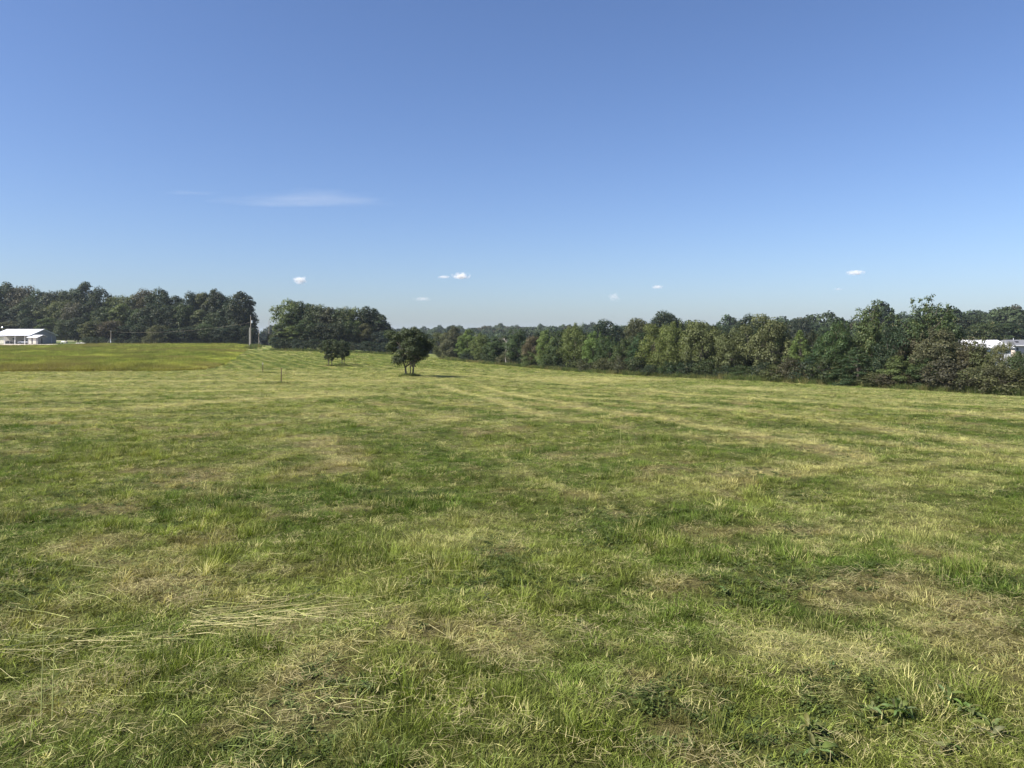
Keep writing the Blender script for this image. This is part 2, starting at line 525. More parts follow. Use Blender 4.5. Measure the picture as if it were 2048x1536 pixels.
mm = N(nt, 'ShaderNodeMath', operation='MULTIPLY'); nt.links.new(mr.outputs[0], mm.inputs[0]); nt.links.new(mr2.outputs[0], mm.inputs[1])
vs = N(nt, 'ShaderNodeVectorMath', operation='SCALE'); nt.links.new(at.outputs['Color'], vs.inputs[0]); nt.links.new(mm.outputs[0], vs.inputs['Scale'])
bs = N(nt, 'ShaderNodeBsdfPrincipled', ins={'Roughness': 0.95, 'Specular IOR Level': 0.1}); nt.links.new(vs.outputs[0], bs.inputs['Base Color'])
bp = N(nt, 'ShaderNodeBump', ins={'Strength': 0.9, 'Distance': 0.05}); nt.links.new(mm.outputs[0], bp.inputs['Height']); nt.links.new(bp.outputs[0], bs.inputs['Normal'])
nt.links.new(bs.outputs[0], out.inputs[0])

th = np.concatenate([np.radians(np.linspace(-178, -50, 33)), np.radians(np.linspace(-49.5, 49.5, 470)), np.radians(np.linspace(50, 178, 33)), [math.pi]])
rr = np.concatenate([[0.3, 0.8, 1.4], np.exp(np.linspace(math.log(1.9), math.log(300), 470)), np.exp(np.linspace(math.log(305), math.log(6500), 60))])
TH, RR = np.meshgrid(th, rr, indexing='ij')
gx, gy = (RR * np.sin(TH)).ravel(), (RR * np.cos(TH)).ravel()
gz = H(gx, gy)
s_, t_, g_, tl_ = field(gx, gy)
rnd = rng.random(len(gx))
gc = tint_of(s_, t_, g_, 0.5 + 0 * rnd)
litter = np.array([0.13, 0.125, 0.045])
nearf = (1 - sstep(14, 60, np.hypot(gx, gy)))[:, None] * 0.6
gc = gc * (1 - nearf) + litter[None] * nearf
gc = gc * 0.92
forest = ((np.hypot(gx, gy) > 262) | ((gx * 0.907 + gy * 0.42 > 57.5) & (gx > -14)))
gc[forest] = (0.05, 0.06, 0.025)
lawn = (gx < PX(95, gy)) & (gy > 240) & (gy < 330) | ((gx < PX(170, gy)) & (gy > 240) & (gy < 300))
gc[lawn] = (0.13, 0.17, 0.06)
gc[in_tall(gx, gy)] = (0.10, 0.12, 0.045)
idx = np.arange(len(gx)).reshape(TH.shape)
q = np.stack([idx[:-1, :-1], idx[1:, :-1], idx[1:, 1:], idx[:-1, 1:]], -1).reshape(-1, 4)
# close the ring and the small hole under the camera
q2 = np.stack([idx[-1, :-1], idx[0, :-1], idx[0, 1:], idx[-1, 1:]], -1)
V = np.stack([gx, gy, gz], -1)
V = np.vstack([V, [[0, 0, 0]]])
gc4 = np.ones((len(V), 4)); gc4[:-1, :3] = gc; gc4[-1, :3] = litter
c0 = np.concatenate([idx[:, 0], [idx[0, 0]]])
tri = np.stack([np.full(len(c0) - 1, len(V) - 1), c0[1:], c0[:-1]], -1)
qq = np.vstack([q, q2])[:, ::-1]
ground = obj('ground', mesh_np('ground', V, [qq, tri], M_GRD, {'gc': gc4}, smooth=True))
tag(ground, 'mown grass field sloping gently down and away from the camera', kind='structure')


# ------------------------------------------------------------------ scatter by geometry nodes
def source_collection(name, meshes):
    c = bpy.data.collections.new(name)
    for i, me in enumerate(meshes):
        o = bpy.data.objects.new('%s_%02d' % (name, i), me)
        c.objects.link(o)
    return c


def scatter(name, pts, rot, scl, pick, tint, coll, label, cat=None):
    n = len(pts)
    me = mesh_np(name, pts, [], None, {'rot': rot, 'scl': scl, 'tint': np.hstack([tint, np.ones((n, 1))])})
    a = me.attributes.new('pick', 'INT', 'POINT'); a.data.foreach_set('value', np.asarray(pick, dtype=np.int32))
    o = obj(name, me)
    ng = bpy.data.node_groups.new(name + '_scatter', 'GeometryNodeTree')
    ng.interface.new_socket('Geometry', in_out='INPUT', socket_type='NodeSocketGeometry')
    ng.interface.new_socket('Geometry', in_out='OUTPUT', socket_type='NodeSocketGeometry')
    gi = ng.nodes.new('NodeGroupInput'); go = ng.nodes.new('NodeGroupOutput')
    ip = ng.nodes.new('GeometryNodeInstanceOnPoints')
    ci = ng.nodes.new('GeometryNodeCollectionInfo')
    ci.inputs[0].default_value = coll
    ci.inputs['Separate Children'].default_value = True
    ci.inputs['Reset Children'].default_value = True
    ip.inputs['Pick Instance'].default_value = True

    def nat(nm, ty):
        k = ng.nodes.new('GeometryNodeInputNamedAttribute'); k.data_type = ty; k.inputs[0].default_value = nm
        return k.outputs[0]
    er = ng.nodes.new('FunctionNodeEulerToRotation')
    L = ng.links.new
    L(gi.outputs[0], ip.inputs['Points']); L(ci.outputs[0], ip.inputs['Instance'])
    L(nat('pick', 'INT'), ip.inputs['Instance Index'])
    L(nat('rot', 'FLOAT_VECTOR'), er.inputs[0]); L(er.outputs[0], ip.inputs['Rotation'])
    L(nat('scl', 'FLOAT_VECTOR'), ip.inputs['Scale'])
    L(ip.outputs[0], go.inputs[0])
    md = o.modifiers.new('scatter', 'NODES'); md.node_group = ng
    tag(o, label, cat, kind='stuff')
    return o


def blades(name, n, rad, h, lean, width, seed, flatten=0.0, segs=3, curl=0.5, litter=False):
    r = np.random.default_rng(seed)
    a = r.random(n) * 2 * math.pi; d = rad * np.sqrt(r.random(n))
    bx, by = d * np.cos(a), d * np.sin(a)
    hh = h * (0.45 + 0.75 * r.random(n))
    la = a + r.normal(0, 0.9, n); 
    if litter:
        la = r.random(n) * 2 * math.pi
    ln = lean * (0.3 + r.random(n)) + flatten
    fa = la + math.pi / 2 + r.normal(0, 0.5, n)
    w = width * (0.6 + 0.8 * r.random(n))
    V, q, t, bc = [], [], [], []
    r1, r2 = r.random(n), r.random(n)
    for i in range(n):
        b = len(V)
        for k in range(segs):
            f = k / segs
            bend = ln[i] * (1 + curl * f)
            s = hh[i] * f
            px = bx[i] + math.cos(la[i]) * s * math.sin(min(bend, 1.5)); py = by[i] + math.sin(la[i]) * s * math.sin(min(bend, 1.5))
            pz = s * math.cos(min(bend, 1.5)) - 0.01
            if litter: pz = 0.012 + 0.03 * r1[i] + s * 0.12 * (r2[i] - .3)
            ww = w[i] * (1 - 0.55 * f) / 2
            V += [(px - math.cos(fa[i]) * ww, py - math.sin(fa[i]) * ww, pz), (px + math.cos(fa[i]) * ww, py + math.sin(fa[i]) * ww, pz)]
            bc += [(r1[i], r2[i], f)] * 2
        bend = min(ln[i] * (1 + curl), 1.5)
        V.append((bx[i] + math.cos(la[i]) * hh[i] * math.sin(bend), by[i] + math.sin(la[i]) * hh[i] * math.sin(bend),
                  (0.012 + 0.03 * r1[i] + hh[i] * .12 * (r2[i] - .3)) if litter else hh[i] * math.cos(bend)))
        bc.append((r1[i], r2[i], 1))
        for k in range(segs - 1):
            q.append((b + 2 * k, b + 2 * k + 1, b + 2 * k + 3, b + 2 * k + 2))
        t.append((b + 2 * segs - 2, b + 2 * segs - 1, b + 2 * segs))
    return mesh_np(name, np.array(V), [np.array(q).reshape(-1, 4), np.array(t)], M_BLADE, {'bc': np.array(bc)})


def leaf_quads(C, A, B, bcv):
    """leaf = rhombus; C centres, A half-length vectors, B half-width vectors"""
    n = len(C)
    nrm = np.cross(A, B); nrm /= np.linalg.norm(nrm, axis=1, keepdims=True) + 1e-9
    fold = np.linalg.norm(B, axis=1, keepdims=True) * 0.35 * nrm
    V = np.stack([C - A, C + B * 1.0 + fold - A * 0.1, C + A, C - B + fold - A * 0.1], 1).reshape(-1, 3)
    i = np.arange(n)[:, None] * 4
    return V, i + np.array([[0, 1, 2, 3]]), np.repeat(bcv, 4, axis=0)


def rosette(name, n, size, seed):
    r = np.random.default_rng(seed)
    C = np.stack([r.normal(0, size * .9, n), r.normal(0, size * .9, n), size * (0.4 + 1.2 * r.random(n))], -1)
    a = r.random(n) * 6.283; tl = r.normal(0.15, 0.35, n)
    A = np.stack([np.cos(a) * np.cos(tl), np.sin(a) * np.cos(tl), np.sin(tl)], -1) * size * (.4 + .4 * r.random((n, 1)))
    B = np.stack([-np.sin(a), np.cos(a), r.normal(0, .3, n)], -1) * size * .28
    V, q, bc = leaf_quads(C, A, B, np.stack([r.random(n), r.random(n) * .8, r.random(n)], -1))
    return mesh_np(name, V, q, M_BLADE, {'bc': bc})


protos = [blades('g%d' % i, 46, 0.075, 0.075, 0.6, 0.0042, 100 + i, curl=0.9) for i in range(5)]            # 0-4 mown tufts
protos += [blades('f%d' % i, 46, 0.10, 0.10, 0.5, 0.0040, 120 + i, flatten=0.75, curl=0.6) for i in range(3)]  # 5-7 combed flat
protos += [blades('t%d' % i, 44, 0.055, 0.125, 0.55, 0.0046, 140 + i, segs=4, curl=1.1) for i in range(3)]        # 8-10 missed tufts
protos += [blades('l%d' % i, 22, 0.13, 0.12, 1.3, 0.0030, 160 + i, segs=2, litter=True) for i in range(3)]     # 11-13 cut straw
protos += [rosette('r%d' % i, 26, 0.022, 180 + i) for i in range(2)]                                          # 14-15 clover
GC = source_collection('grass_source', protos)


def wedge(n_at, y0, y1, smax=0.86, cap=1e9):
    """random points in the wedge in front of the camera with density n_at(Y)"""
    ys = np.linspace(-3.5, y1, 6000)
    hw = smax * np.maximum(ys, 0) + 6.0
    w = np.minimum(n_at(np.maximum(ys, y0)), cap) * 2 * hw
    c = np.cumsum(w) * (ys[1] - ys[0])
    n = int(c[-1])
    Y = np.interp(rng.random(n) * c[-1], c, ys)
    X = (rng.random(n) * 2 - 1) * (smax * np.maximum(Y, 0) + 6.0)
    edge = (np.abs(X) > 0.74 * Y + 0.4) | (Y < 1.9)          # a thinner sward to the sides and underfoot
    k = ~edge | (rng.random(n) < np.where(Y < 12, 0.4, 1.0))
    return X[k], Y[k]


def sample_patch(density, y0, y1, cap):
    x, y = wedge(density, y0, y1, cap=cap)
    k = ~in_tall(x, y) & ((x * 0.907 + y * 0.42) < 56.2)
    return x[k], y[k]


rho = lambda Y: 5400.0 / Y ** 1.45
x, y = sample_patch(rho, 2.0, 190, 460)
n = len(x)
s_, t_, g_, tl_ = field(x, y)
r1, r2, r3 = rng.random(n), rng.random(n), rng.random(n)
sz = np.clip(0.62 / np.sqrt(np.minimum(rho(np.maximum(y, 2.0)), 460)) / 0.075 * 1.15, 0.8, 6.0)
pick = (r1 * 5).astype(int)
pick = np.where(r2 < 0.28, 5 + (r1 * 3).astype(int), pick)
pick = np.where((tl_ > 0.6) & (r2 > 0.8), 8 + (r1 * 3).astype(int), pick)
clov = fbm(x / 0.8, y / 0.8, 205, 3)
pick = np.where((clov > 0.66) & (r3 < 0.45) & (y < 25), 14 + (r1 * 2).astype(int), pick)
keep = (rng.random(n) > 0.72 * t_)
hs = (0.46 + 0.62 * tl_) * (1 - 0.45 * np.maximum(t_, s_ * .6)) * (1 + 0.25 * (sz - 1)).clip(1, 1.7)
scl = np.stack([sz, sz, hs], -1) * (0.8 + 0.4 * rng.random((n, 1)))
rz = rng.random(n) * 6.283
lay = (fbm(x / 1.6, y / 1.6, 211) - .5) * 9
rz = np.where(pick >= 5, lay + rng.normal(0, .5, n), rz)
rot = np.stack([rng.normal(0, .12, n), rng.normal(0, .12, n), rz], -1)
tint = tint_of(s_ * 0.9, t_ * 0.65, g_, r3) * (0.42 + 1.1 * rng.random((n, 1)) ** 1.15)
tint = np.where(rng.random((n, 1)) < 0.07, np.array([[0.42, 0.40, 0.17]]), tint)
tint[pick >= 14] = (0.085, 0.115, 0.035)
P = np.stack([x, y, H(x, y)], -1)
scatter('grass', P[keep], rot[keep], scl[keep], pick[keep], tint[keep], GC, 'short mown grass in green and straw tufts covering the open field')

# cut stems lying on the stubble
rho2 = lambda Y: 900.0 / Y ** 1.3
x, y = sample_patch(rho2, 2.0, 105, 150)
n = len(x)
s_, t_, g_, tl_ = field(x, y)
k = rng.random(n) < (0.22 + 0.95 * s_ + 0.6 * t_)
x, y, s_, t_, g_ = x[k], y[k], s_[k], t_[k], g_[k]
n = len(x)
sz = np.clip(0.62 / np.sqrt(np.minimum(rho2(np.maximum(y, 2.0)), 150)) / 0.10, 0.7, 4.5)
r3 = rng.random(n)[:, None]
tint = np.array([[0.40, 0.37, 0.16]]) * (1 - r3) + np.array([[0.32, 0.27, 0.16]]) * r3
g3 = (rng.random(n) < 0.35)[:, None]
tint = np.where(g3, np.array([[0.20, 0.24, 0.08]]), tint) * (0.7 + 0.6 * rng.random((n, 1)))
scl = np.stack([sz, sz, 0.9 + 0.25 * sz], -1)
rot = np.stack([rng.normal(0, .06, n), rng.normal(0, .06, n), rng.random(n) * 6.283], -1)
P = np.stack([x, y, H(x, y) + 0.022 + 0.008 * rng.random(n)], -1)
scatter('cut_hay', P, rot, scl, 11 + (rng.random(n) * 3).astype(int), tint, GC, 'dry cut hay stems strewn in streaks over the mown grass')

# tall meadow grass
tall = [blades('m%d' % i, 46, 0.33, 0.85, 0.16, 0.022, 300 + i, segs=3, curl=1.3) for i in range(4)]
TCL = source_collection('meadow_source', tall)
n = 75000
y = 86.5 + (245 - 86.5) * rng.random(n) ** 1.35
x = PX(-160 + 700 * rng.random(n), y)
k = in_tall(x, y)
x, y = x[k], y[k]; n = len(x)
r3 = rng.random((n, 1))
wv = fbm(x / 12, y / 9, 401)[:, None]
fz = sstep(.35, .65, fbm(x / 3.5, y / 5, 411))[:, None]
tint = (np.array([[0.16, 0.20, 0.035]]) * (1 - fz) + np.array([[0.26, 0.27, 0.06]]) * fz) * (0.65 + 0.7 * wv) * (0.5 + 1.0 * r3) * (0.7 + .6 * sstep(.3, .7, fbm(x / 1.3, y / 3.5, 441)))[:, None]
brown = (sstep(.45, .66, fbm(x / 7, y / 10, 421)) * .75 + .5 * sstep(101, 88, y))[:, None].clip(0, .85)
tint = tint * (1 - brown) + np.array([[0.20, 0.17, 0.06]]) * brown
hs = (0.7 + 0.5 * rng.random(n)) * (0.8 + .4 * fbm(x / 6, y / 6, 431)) * 0.95
hs *= 0.45 + 0.55 * sstep(0, 7, np.minimum(y - 86.5, np.interp(y, EDGE_Y, EDGE_X) - x))
scl = np.stack([0.8 + .5 * rng.random(n)] * 2 + [hs], -1)
rot = np.stack([rng.normal(0, .08, n), rng.normal(0.06, .08, n), rng.random(n) * 6.283], -1)
scatter('tall_meadow_grass', np.stack([x, y, H(x, y)], -1), rot, scl, rng.integers(0, 4, n), tint, TCL,
        'uncut yellow-green hay meadow standing tall in front of the house and woods')

# rank weeds along the hedge foot, the woods' foot, round poles, posts and trunks
wp = []
for i in range(2600):
    t = rng.random()
    yy = 48 + 118 * t ** 1.3
    xx = (55.6 - yy * 0.42) / 0.907 + rng.normal(0, .45) + (.4 * math.sin(yy * .7))
    wp.append((xx, yy, (0.3 + .6 * rng.random()) * (.3 + 1.2 * float(fbm(xx / 2.5, yy / 2.5, 505))), 0))
for (u, v, m, rad, hh) in [(822, 753, 40, .5, .35), (661, 733, 26, .5, .4), (683, 730, 18, .4, .3), (564, 768, 18, .7, .22), (534, 746, 12, .6, .25), (501, 696, 60, 1.6, .9)]:
    gx_, gy_ = G(u, v) if u != 501 else (PX(501, 224), 224)
    for i in range(m):
        wp.append((gx_ + rng.normal(0, rad), gy_ + rng.normal(0, rad * .6), hh * (.6 + .6 * rng.random()), 0))
for i in range(500):
    u = 540 + 245 * rng.random(); yy = 187 + 4 * rng.random()
    wp.append((PX(u, yy), yy, .4 + .5 * rng.random(), 0))
for i in range(160):
    t = rng.random(); yy = 200 + 30 * t
    wp.append((PX(502 + 14 * t, yy) + rng.normal(0, .8), yy, .6 + .5 * rng.random(), 1))
wp = np.array(wp); n = len(wp)
r3 = rng.random((n, 1))
r3 = sstep(.55, .9, r3 * .5 + fbm(wp[:, 0] / 3, wp[:, 1] / 3, 501)[:, None] * .6)
tint = (np.array([[0.085, 0.12, 0.035]]) * (1 - r3) + np.array([[0.24, 0.20, 0.09]]) * r3) * (.6 + .6 * rng.random((n, 1)))
scl = np.stack([.7 + .5 * rng.random(n)] * 2 + [wp[:, 2]], -1)
scatter('tall_weeds', np.stack([wp[:, 0], wp[:, 1], H(wp[:, 0], wp[:, 1])], -1), np.stack([rng.normal(0, .15, n), rng.normal(0, .15, n), rng.random(n) * 6.283], -1), scl,
        rng.integers(0, 4, n), tint, TCL, 'rank unmown weeds and dry grass along the foot of the hedgerow')


# ------------------------------------------------------------------ trees
def crown_mesh(name, puffs, nleaf, lsize, seed, mat, aspect=0.6, up=0.35, fill=0.5, low=0.45, droop=0.0):
    """puffs (k,6): centre, radii. leaves gather on the outer shell of every puff"""
    r = np.random.default_rng(seed)
    puffs = np.asarray(puffs, float)
    w = (puffs[:, 3] * puffs[:, 4] + puffs[:, 3] * puffs[:, 5]); w /= w.sum()
    pi = r.choice(len(puffs), nleaf, p=w)
    d = r.normal(size=(nleaf, 3)); d /= np.linalg.norm(d, axis=1, keepdims=True)
    flip = (d[:, 2] < 0) & (r.random(nleaf) > low)
    d[flip, 2] *= -1
    rad = (fill + (1 - fill) * r.random(nleaf) ** 0.7)[:, None] * (0.88 + 0.24 * r.random((nleaf, 1)))
    C = puffs[pi, :3] + d * puffs[pi, 3:6] * rad
    cen = puffs[:, :3].mean(0)
    nrm = d * 1.0 + r.normal(size=(nleaf, 3)) * 0.42 + np.array([[0, 0, up]])
    nrm /= np.linalg.norm(nrm, axis=1, keepdims=True)
    t = r.normal(size=(nleaf, 3)) + np.array([[0, 0, -droop]])
    A = t - (t * nrm).sum(1, keepdims=True) * nrm; A /= np.linalg.norm(A, axis=1, keepdims=True)
    B = np.cross(nrm, A)
    s = lsize * (0.6 + 0.8 * r.random((nleaf, 1))) * 0.5
    pr = r.random(len(puffs))
    bcv = np.stack([0.55 * r.random(nleaf) + 0.45 * pr[pi], r.random(nleaf), r.random(nleaf)], -1)
    V, q, bc = leaf_quads(C, A * s, B * s * aspect, bcv)
    V[:, 2] = np.maximum(V[:, 2], 0.02)
    return mesh_np(name, V, q, mat, {'bc': bc})


def limbs(name, trunk_pts, trunk_r, targets, seed, mat, twist=0.15, r0=None, n=6):
    """tapered trunk plus limbs that run out to the target points"""
    r = random.Random(seed)
    mb = MB()
    for tp, tr in zip(trunk_pts, trunk_r):
        mb.tube(tp, tr, n)
    for tg in targets:
        tp, tr = trunk_pts[r.randrange(len(trunk_pts))], trunk_r[0]
        # leave the trunk at a point lower than the target
        cands = [p for p in tp if p[2] < tg[2] - 0.05] or [tp[0]]
        p0 = Vector(cands[min(len(cands) - 1, r.randrange(len(cands)) + len(cands) // 2)])
        p3 = Vector(tg)
        L = (p3 - p0).length
        pts = [p0]
        for k in (0.35, 0.7):
            m = p0.lerp(p3, k) + Vector((r.gauss(0, 1), r.gauss(0, 1), 0.6 + r.gauss(0, .5))) * L * twist * .5
            pts.append(m)
        pts.append(p3)
        rr0 = (r0 or tr[0] * 0.35)
        mb.tube(pts, [rr0, rr0 * .7, rr0 * .42, rr0 * .12], 4, cap=False)
    return mb.mesh(name, mat)


def ell_puffs(r, n, W, D, z0, z1, pr, shape=1.0, jit=0.12, top=0.0):
    """puffs spread over an uneven ellipsoid shell from z0 to z1"""
    out = []
    cz, hz = (z0 + z1) / 2, (z1 - z0) / 2
    for i in range(n):
        t = (i + .5) / n
        zz = 1 - 2 * t
        a = i * 2.39996 + r.normal(0, .3)
        rad = math.sqrt(max(0, 1 - abs(zz) ** (2 * shape)))
        k = 0.74 * (1 + r.normal(0, jit))
        p = pr * (0.7 + .6 * r.random())
        out.append((math.cos(a) * rad * W / 2 * k, math.sin(a) * rad * D / 2 * k, max(cz + zz * hz * 0.82 * (1 + r.normal(0, jit * .6)), p * .6), p, p, p * .8))
    for i in range(max(3, n // 6)):
        p = pr * 1.25
        out.append((r.normal(0, W * .12), r.normal(0, D * .12), cz + r.normal(0, hz * .35), p, p, p))
    return out


PROTO = {}


def add_proto(kind, crown, trunk, H0, W0):
    PROTO.setdefault(kind, []).append((crown, trunk, H0, W0))


def gr(seed):
    return np.random.default_rng(seed)


for i in range(6):      # woodland edge trees, 16 m
    r = gr(500 + i)
    Wd = [11, 10, 12, 9, 11.5, 8][i]
    pf = ell_puffs(r, [38, 34, 42, 30, 40, 26][i], Wd, Wd, [1.5, 2.5, 1, 1.2, 3, .6][i], 16, Wd * .19, shape=[1, 1.2, 1, .8, 1.3, .75][i], jit=.14)
    tp = [[(0, 0, 0), (.1, .05, 4), (-.1, .1, 8), (.05, 0, 12.5)]]
    add_proto('wood', crown_mesh('crown', pf, 9500, 0.50, 510 + i, M_LEAF, .7, fill=.45), limbs('trunk', tp, [[.32, .26, .18, .06]], [p[:3] for p in pf[::3]], i, M_BARK), 16, Wd)
for i in range(6):      # hedgerow trees clothed to the ground, 7 m
    r = gr(530 + i)
    Wd = [6, 6.5, 5, 7, 5.5, 6][i]
    pf = ell_puffs(r, [34, 40, 30, 44, 30, 36][i], Wd, Wd * .9, 0.1, 7, Wd * .15, shape=[1.2, 1, .8, 1.3, 1, 1.1][i], jit=.2)
    for k in range(10):   # shoots that break the outline
        a = r.random() * 6.28
        q_ = r.random() * Wd * .3
        pf.append((math.cos(a) * q_, math.sin(a) * q_, 6.4 + r.random() * .7, .28, .28, .7))
    tp = [[(0, 0, 0), (.1, .05, 1.6), (-.1, .1, 3.4), (.05, 0, 5.4)], [(.3, 0, 0), (.6, .1, 1.6), (.9, .1, 3.4)]]
    add_proto('hedge', crown_mesh('crown', pf, 16000, 0.18, 540 + i, M_LEAF, .6, fill=.45), limbs('trunk', tp, [[.13, .1, .07, .03], [.09, .07, .03]], [p[:3] for p in pf[::3]], i, M_BARK), 7, Wd)
for i in range(2):      # large-leaved spreading trees, 7 m
    r = gr(560 + i)
    pf = ell_puffs(r, 44, 8, 7, 1.0, 7, .95, shape=1.2, jit=.2)
    tp = [[(0, 0, 0), (.2, .05, 1.2), (.1, .1, 2.6), (.3, 0, 4.4)], [(0.1, 0, 0.3), (-.7, .1, 1.6), (-1.3, .1, 3.0)], [(0.1, 0, 0.3), (.9, .1, 1.5), (1.7, .1, 2.8)]]
    add_proto('bigleaf', crown_mesh('crown', pf, 10500, 0.25, 570 + i, M_GLOSS, .55, fill=.4, up=.5), limbs('trunk', tp, [[.2, .15, .1, .05], [.13, .1, .05], [.13, .1, .05]], [p[:3] for p in pf[::2]], i, M_BARK), 7, 8)
for i in range(3):      # red cedars: cone of drooping feathery sprays
    r = gr(590 + i)
    pf = []
    for k in range(90):
        t = (k + .5) / 90
        z = .35 + 6.3 * t
        rad = (2.9 * (1 - t) ** .75) * (1 + r.normal(0, .18))
        a = k * 2.39996 + r.normal(0, .3)
        s = .5 * (1 - t) + .26
        pf.append((math.cos(a) * rad * .75, math.sin(a) * rad * .75, z, s * 1.2, s * 1.2, s * .55))
    tp = [[(0, 0, 0), (.05, 0, 2.5), (0, .05, 5), (0, 0, 6.8)]]
    add_proto('cedar', crown_mesh('crown', pf, 15000, 0.26, 600 + i, M_LEAF, .22, fill=.3, up=.2, droop=.6), limbs('trunk', tp, [[.16, .12, .06, .02]], [p[:3] for p in pf[::4]], i, M_BARK), 7, 5.6)
for i in range(2):      # loose airy tree with rising branches, 8 m
    r = gr(620 + i)
    pf, tg = [], []
    for k in range(24):
        a = k * 2.39996 + r.normal(0, .2); spread = .5 + 2.7 * r.random()
        z1 = 8 - spread * .5 + r.normal(0, .5) if k % 2 else 3 + 3.5 * r.random()
        tip = np.array([math.cos(a) * spread, math.sin(a) * spread, z1])
        root = np.array([0, 0, 2.2]) + np.array([tip[0] * .15, tip[1] * .15, 0])
        tg.append(tuple(tip))
        for m in range(9):
            f = .35 + .65 * (m + 1) / 9
            c = root * (1 - f) + tip * f + r.normal(0, .14, 3)
            s = .55 * (1 - f) + .3
            pf.append((*c, s, s, s))
    pf += [tuple(p) for p in ell_puffs(r, 24, 5.5, 5.5, .4, 5.5, .8, jit=.2)]
    tp = [[(0, 0, 0), (.1, 0, 1.4), (0, .1, 3), (.1, .1, 5)]]
    add_proto('airy', crown_mesh('crown', pf, 15000, 0.19, 630 + i, M_LEAF, .6, fill=.2), limbs('trunk', tp, [[.17, .13, .09, .04]], tg, i, M_BARK, twist=.08), 8, 6.4)
for i in range(3):      # shrubs
    r = gr(650 + i)
    pf = ell_puffs(r, 22, 3, 3, 0, 2.2, .5, jit=.22)
    tp = [[(0, 0, 0), (.1, 0, .7), (0, .1, 1.4)], [(0.1, 0, 0), (.5, 0, .7), (.8, .1, 1.2)]]
    add_proto('shrub', crown_mesh('crown', pf, 3600, 0.14, 660 + i, M_LEAF, .5, fill=.3), limbs('trunk', tp, [[.04, .03, .02], [.03, .02, .01]], [p[:3] for p in pf[::2]], i, M_BARK), 2.3, 3)


def tree(u, Y, v_top, wpx, kind, tint, label, name='tree', cat='tree', group=None, base=None, vi=None):
    x = PX(u, Y)
    z = HZ(x, Y) if base is None else base
    height = PZ(v_top, Y) - z
    pl = PROTO[kind]
    k = random.randrange(len(pl)) if vi is None else vi
    cm, tm, H0, W0 = pl[k]
    sz = height / H0
    sx = (wpx / F * Y) / W0
    e = thing(name, (x, Y, z - 0.05), label, cat, group, random.random() * 6.28)
    e.scale = (sx, sx * random.uniform(.9, 1.1), sz)
    c = obj('crown' if kind != 'shrub' else 'foliage', cm, e)
    c.color = (*[max(0, t * random.uniform(.92, 1.08)) for t in tint], 1)
    obj('trunk' if kind != 'shrub' else 'stem', tm, e)
    return e


DG = (0.022, 0.036, 0.019); MG = (0.036, 0.058, 0.022); LG = (0.070, 0.095, 0.028); YG = (0.13, 0.14, 0.04)
BR = (0.056, 0.055, 0.032); BG = (0.024, 0.040, 0.026); OL = (0.066, 0.076, 0.032); CE = (0.024, 0.045, 0.018)
TONE = {DG: 'dark green', MG: 'mid green', LG: 'light green', YG: 'yellow-green', BR: 'brownish', BG: 'bluish green', OL: 'olive', CE: 'deep green'}
ORD = ['first', 'second', 'third', 'fourth', 'fifth', 'sixth', 'seventh', 'eighth', 'ninth', 'tenth', 'eleventh', 'twelfth', 'thirteenth', 'fourteenth',
       'fifteenth', 'sixteenth', 'seventeenth', 'eighteenth', 'nineteenth', 'twentieth', 'twenty-first', 'twenty-second', 'twenty-third']

# skyline row of the left woods: (u, top, width, tone)
row1 = [(-40, 560, 60, DG, 0), (12, 563, 55, DG, 1), (45, 571, 50, BR, 2), (80, 582, 48, MG, 0), (112, 583, 44, DG, 4), (140, 576, 40, MG, 1), (168, 562, 42, DG, 3),
        (200, 576, 44, DG, 0), (232, 590, 40, LG, 2), (262, 588, 42, LG, 1), (292, 581, 46, BR, 4), (322, 578, 44, DG, 0), (352, 590, 38, DG, 3), (385, 583, 40, BG, 2),
        (404, 577, 36, OL, 5), (428, 576, 42, DG, 1), (452, 594, 38, BG, 4), (483, 581, 50, DG, 3), (498, 626, 28, DG, 5)]
for i, (u, vt, w, c, vi) in enumerate(row1):
    Y = 322 if u < 190 else (290 if u < 300 else 268)
    if u > 470: Y = 252
    tree(u, Y, vt, w * 1.2, 'wood', c, '%s %s tall tree from the left on the skyline of the left woods' % (ORD[i], TONE[c]), group='woods behind the meadow', vi=vi)
row2 = [(-10, 606, 52, MG, 1), (32, 612, 44, DG, 3), (62, 598, 44, MG, 0), (88, 606, 34, LG, 5), (122, 600, 40, LG, 2), (150, 606, 42, BR, 4), (182, 604, 38, DG, 0), (212, 612, 44, MG, 1),
        (242, 606, 42, LG, 3), (274, 616, 40, MG, 2), (304, 610, 42, DG, 0), (338, 612, 42, DG, 4), (370, 606, 40, MG, 1), (398, 618, 40, OL, 3), (426, 624, 40, MG, 2), (456, 612, 38, DG, 0),
        (490, 617, 34, YG, 3)]
for i, (u, vt, w, c, vi) in enumerate(row2):
    Y = 306 if u < 130 else (284 if u < 190 else 262 if u < 300 else 254)
    tree(u, Y, vt, w * 1.25, 'wood', c, '%s %s tree from the left in the middle row of the left woods' % (ORD[i], TONE[c]), group='woods behind the meadow', vi=vi)
row3 = [(20, 640, 44, OL, 5), (-20, 636, 40, DG, 3), (60, 636, 40, DG, 0), (100, 632, 36, LG, 5), (132, 640, 34, MG, 4), (156, 634, 36, DG, 2), (190, 640, 46, OL, 1), (222, 642, 44, BR, 4), (252, 650, 42, DG, 3),
        (283, 646, 40, DG, 0), (318, 650, 34, OL, 2), (350, 654, 40, DG, 5), (380, 652, 38, DG, 1), (412, 648, 36, MG, 4), (440, 656, 36, BG, 2), (468, 648, 36, DG, 3), (496, 652, 30, DG, 0)]
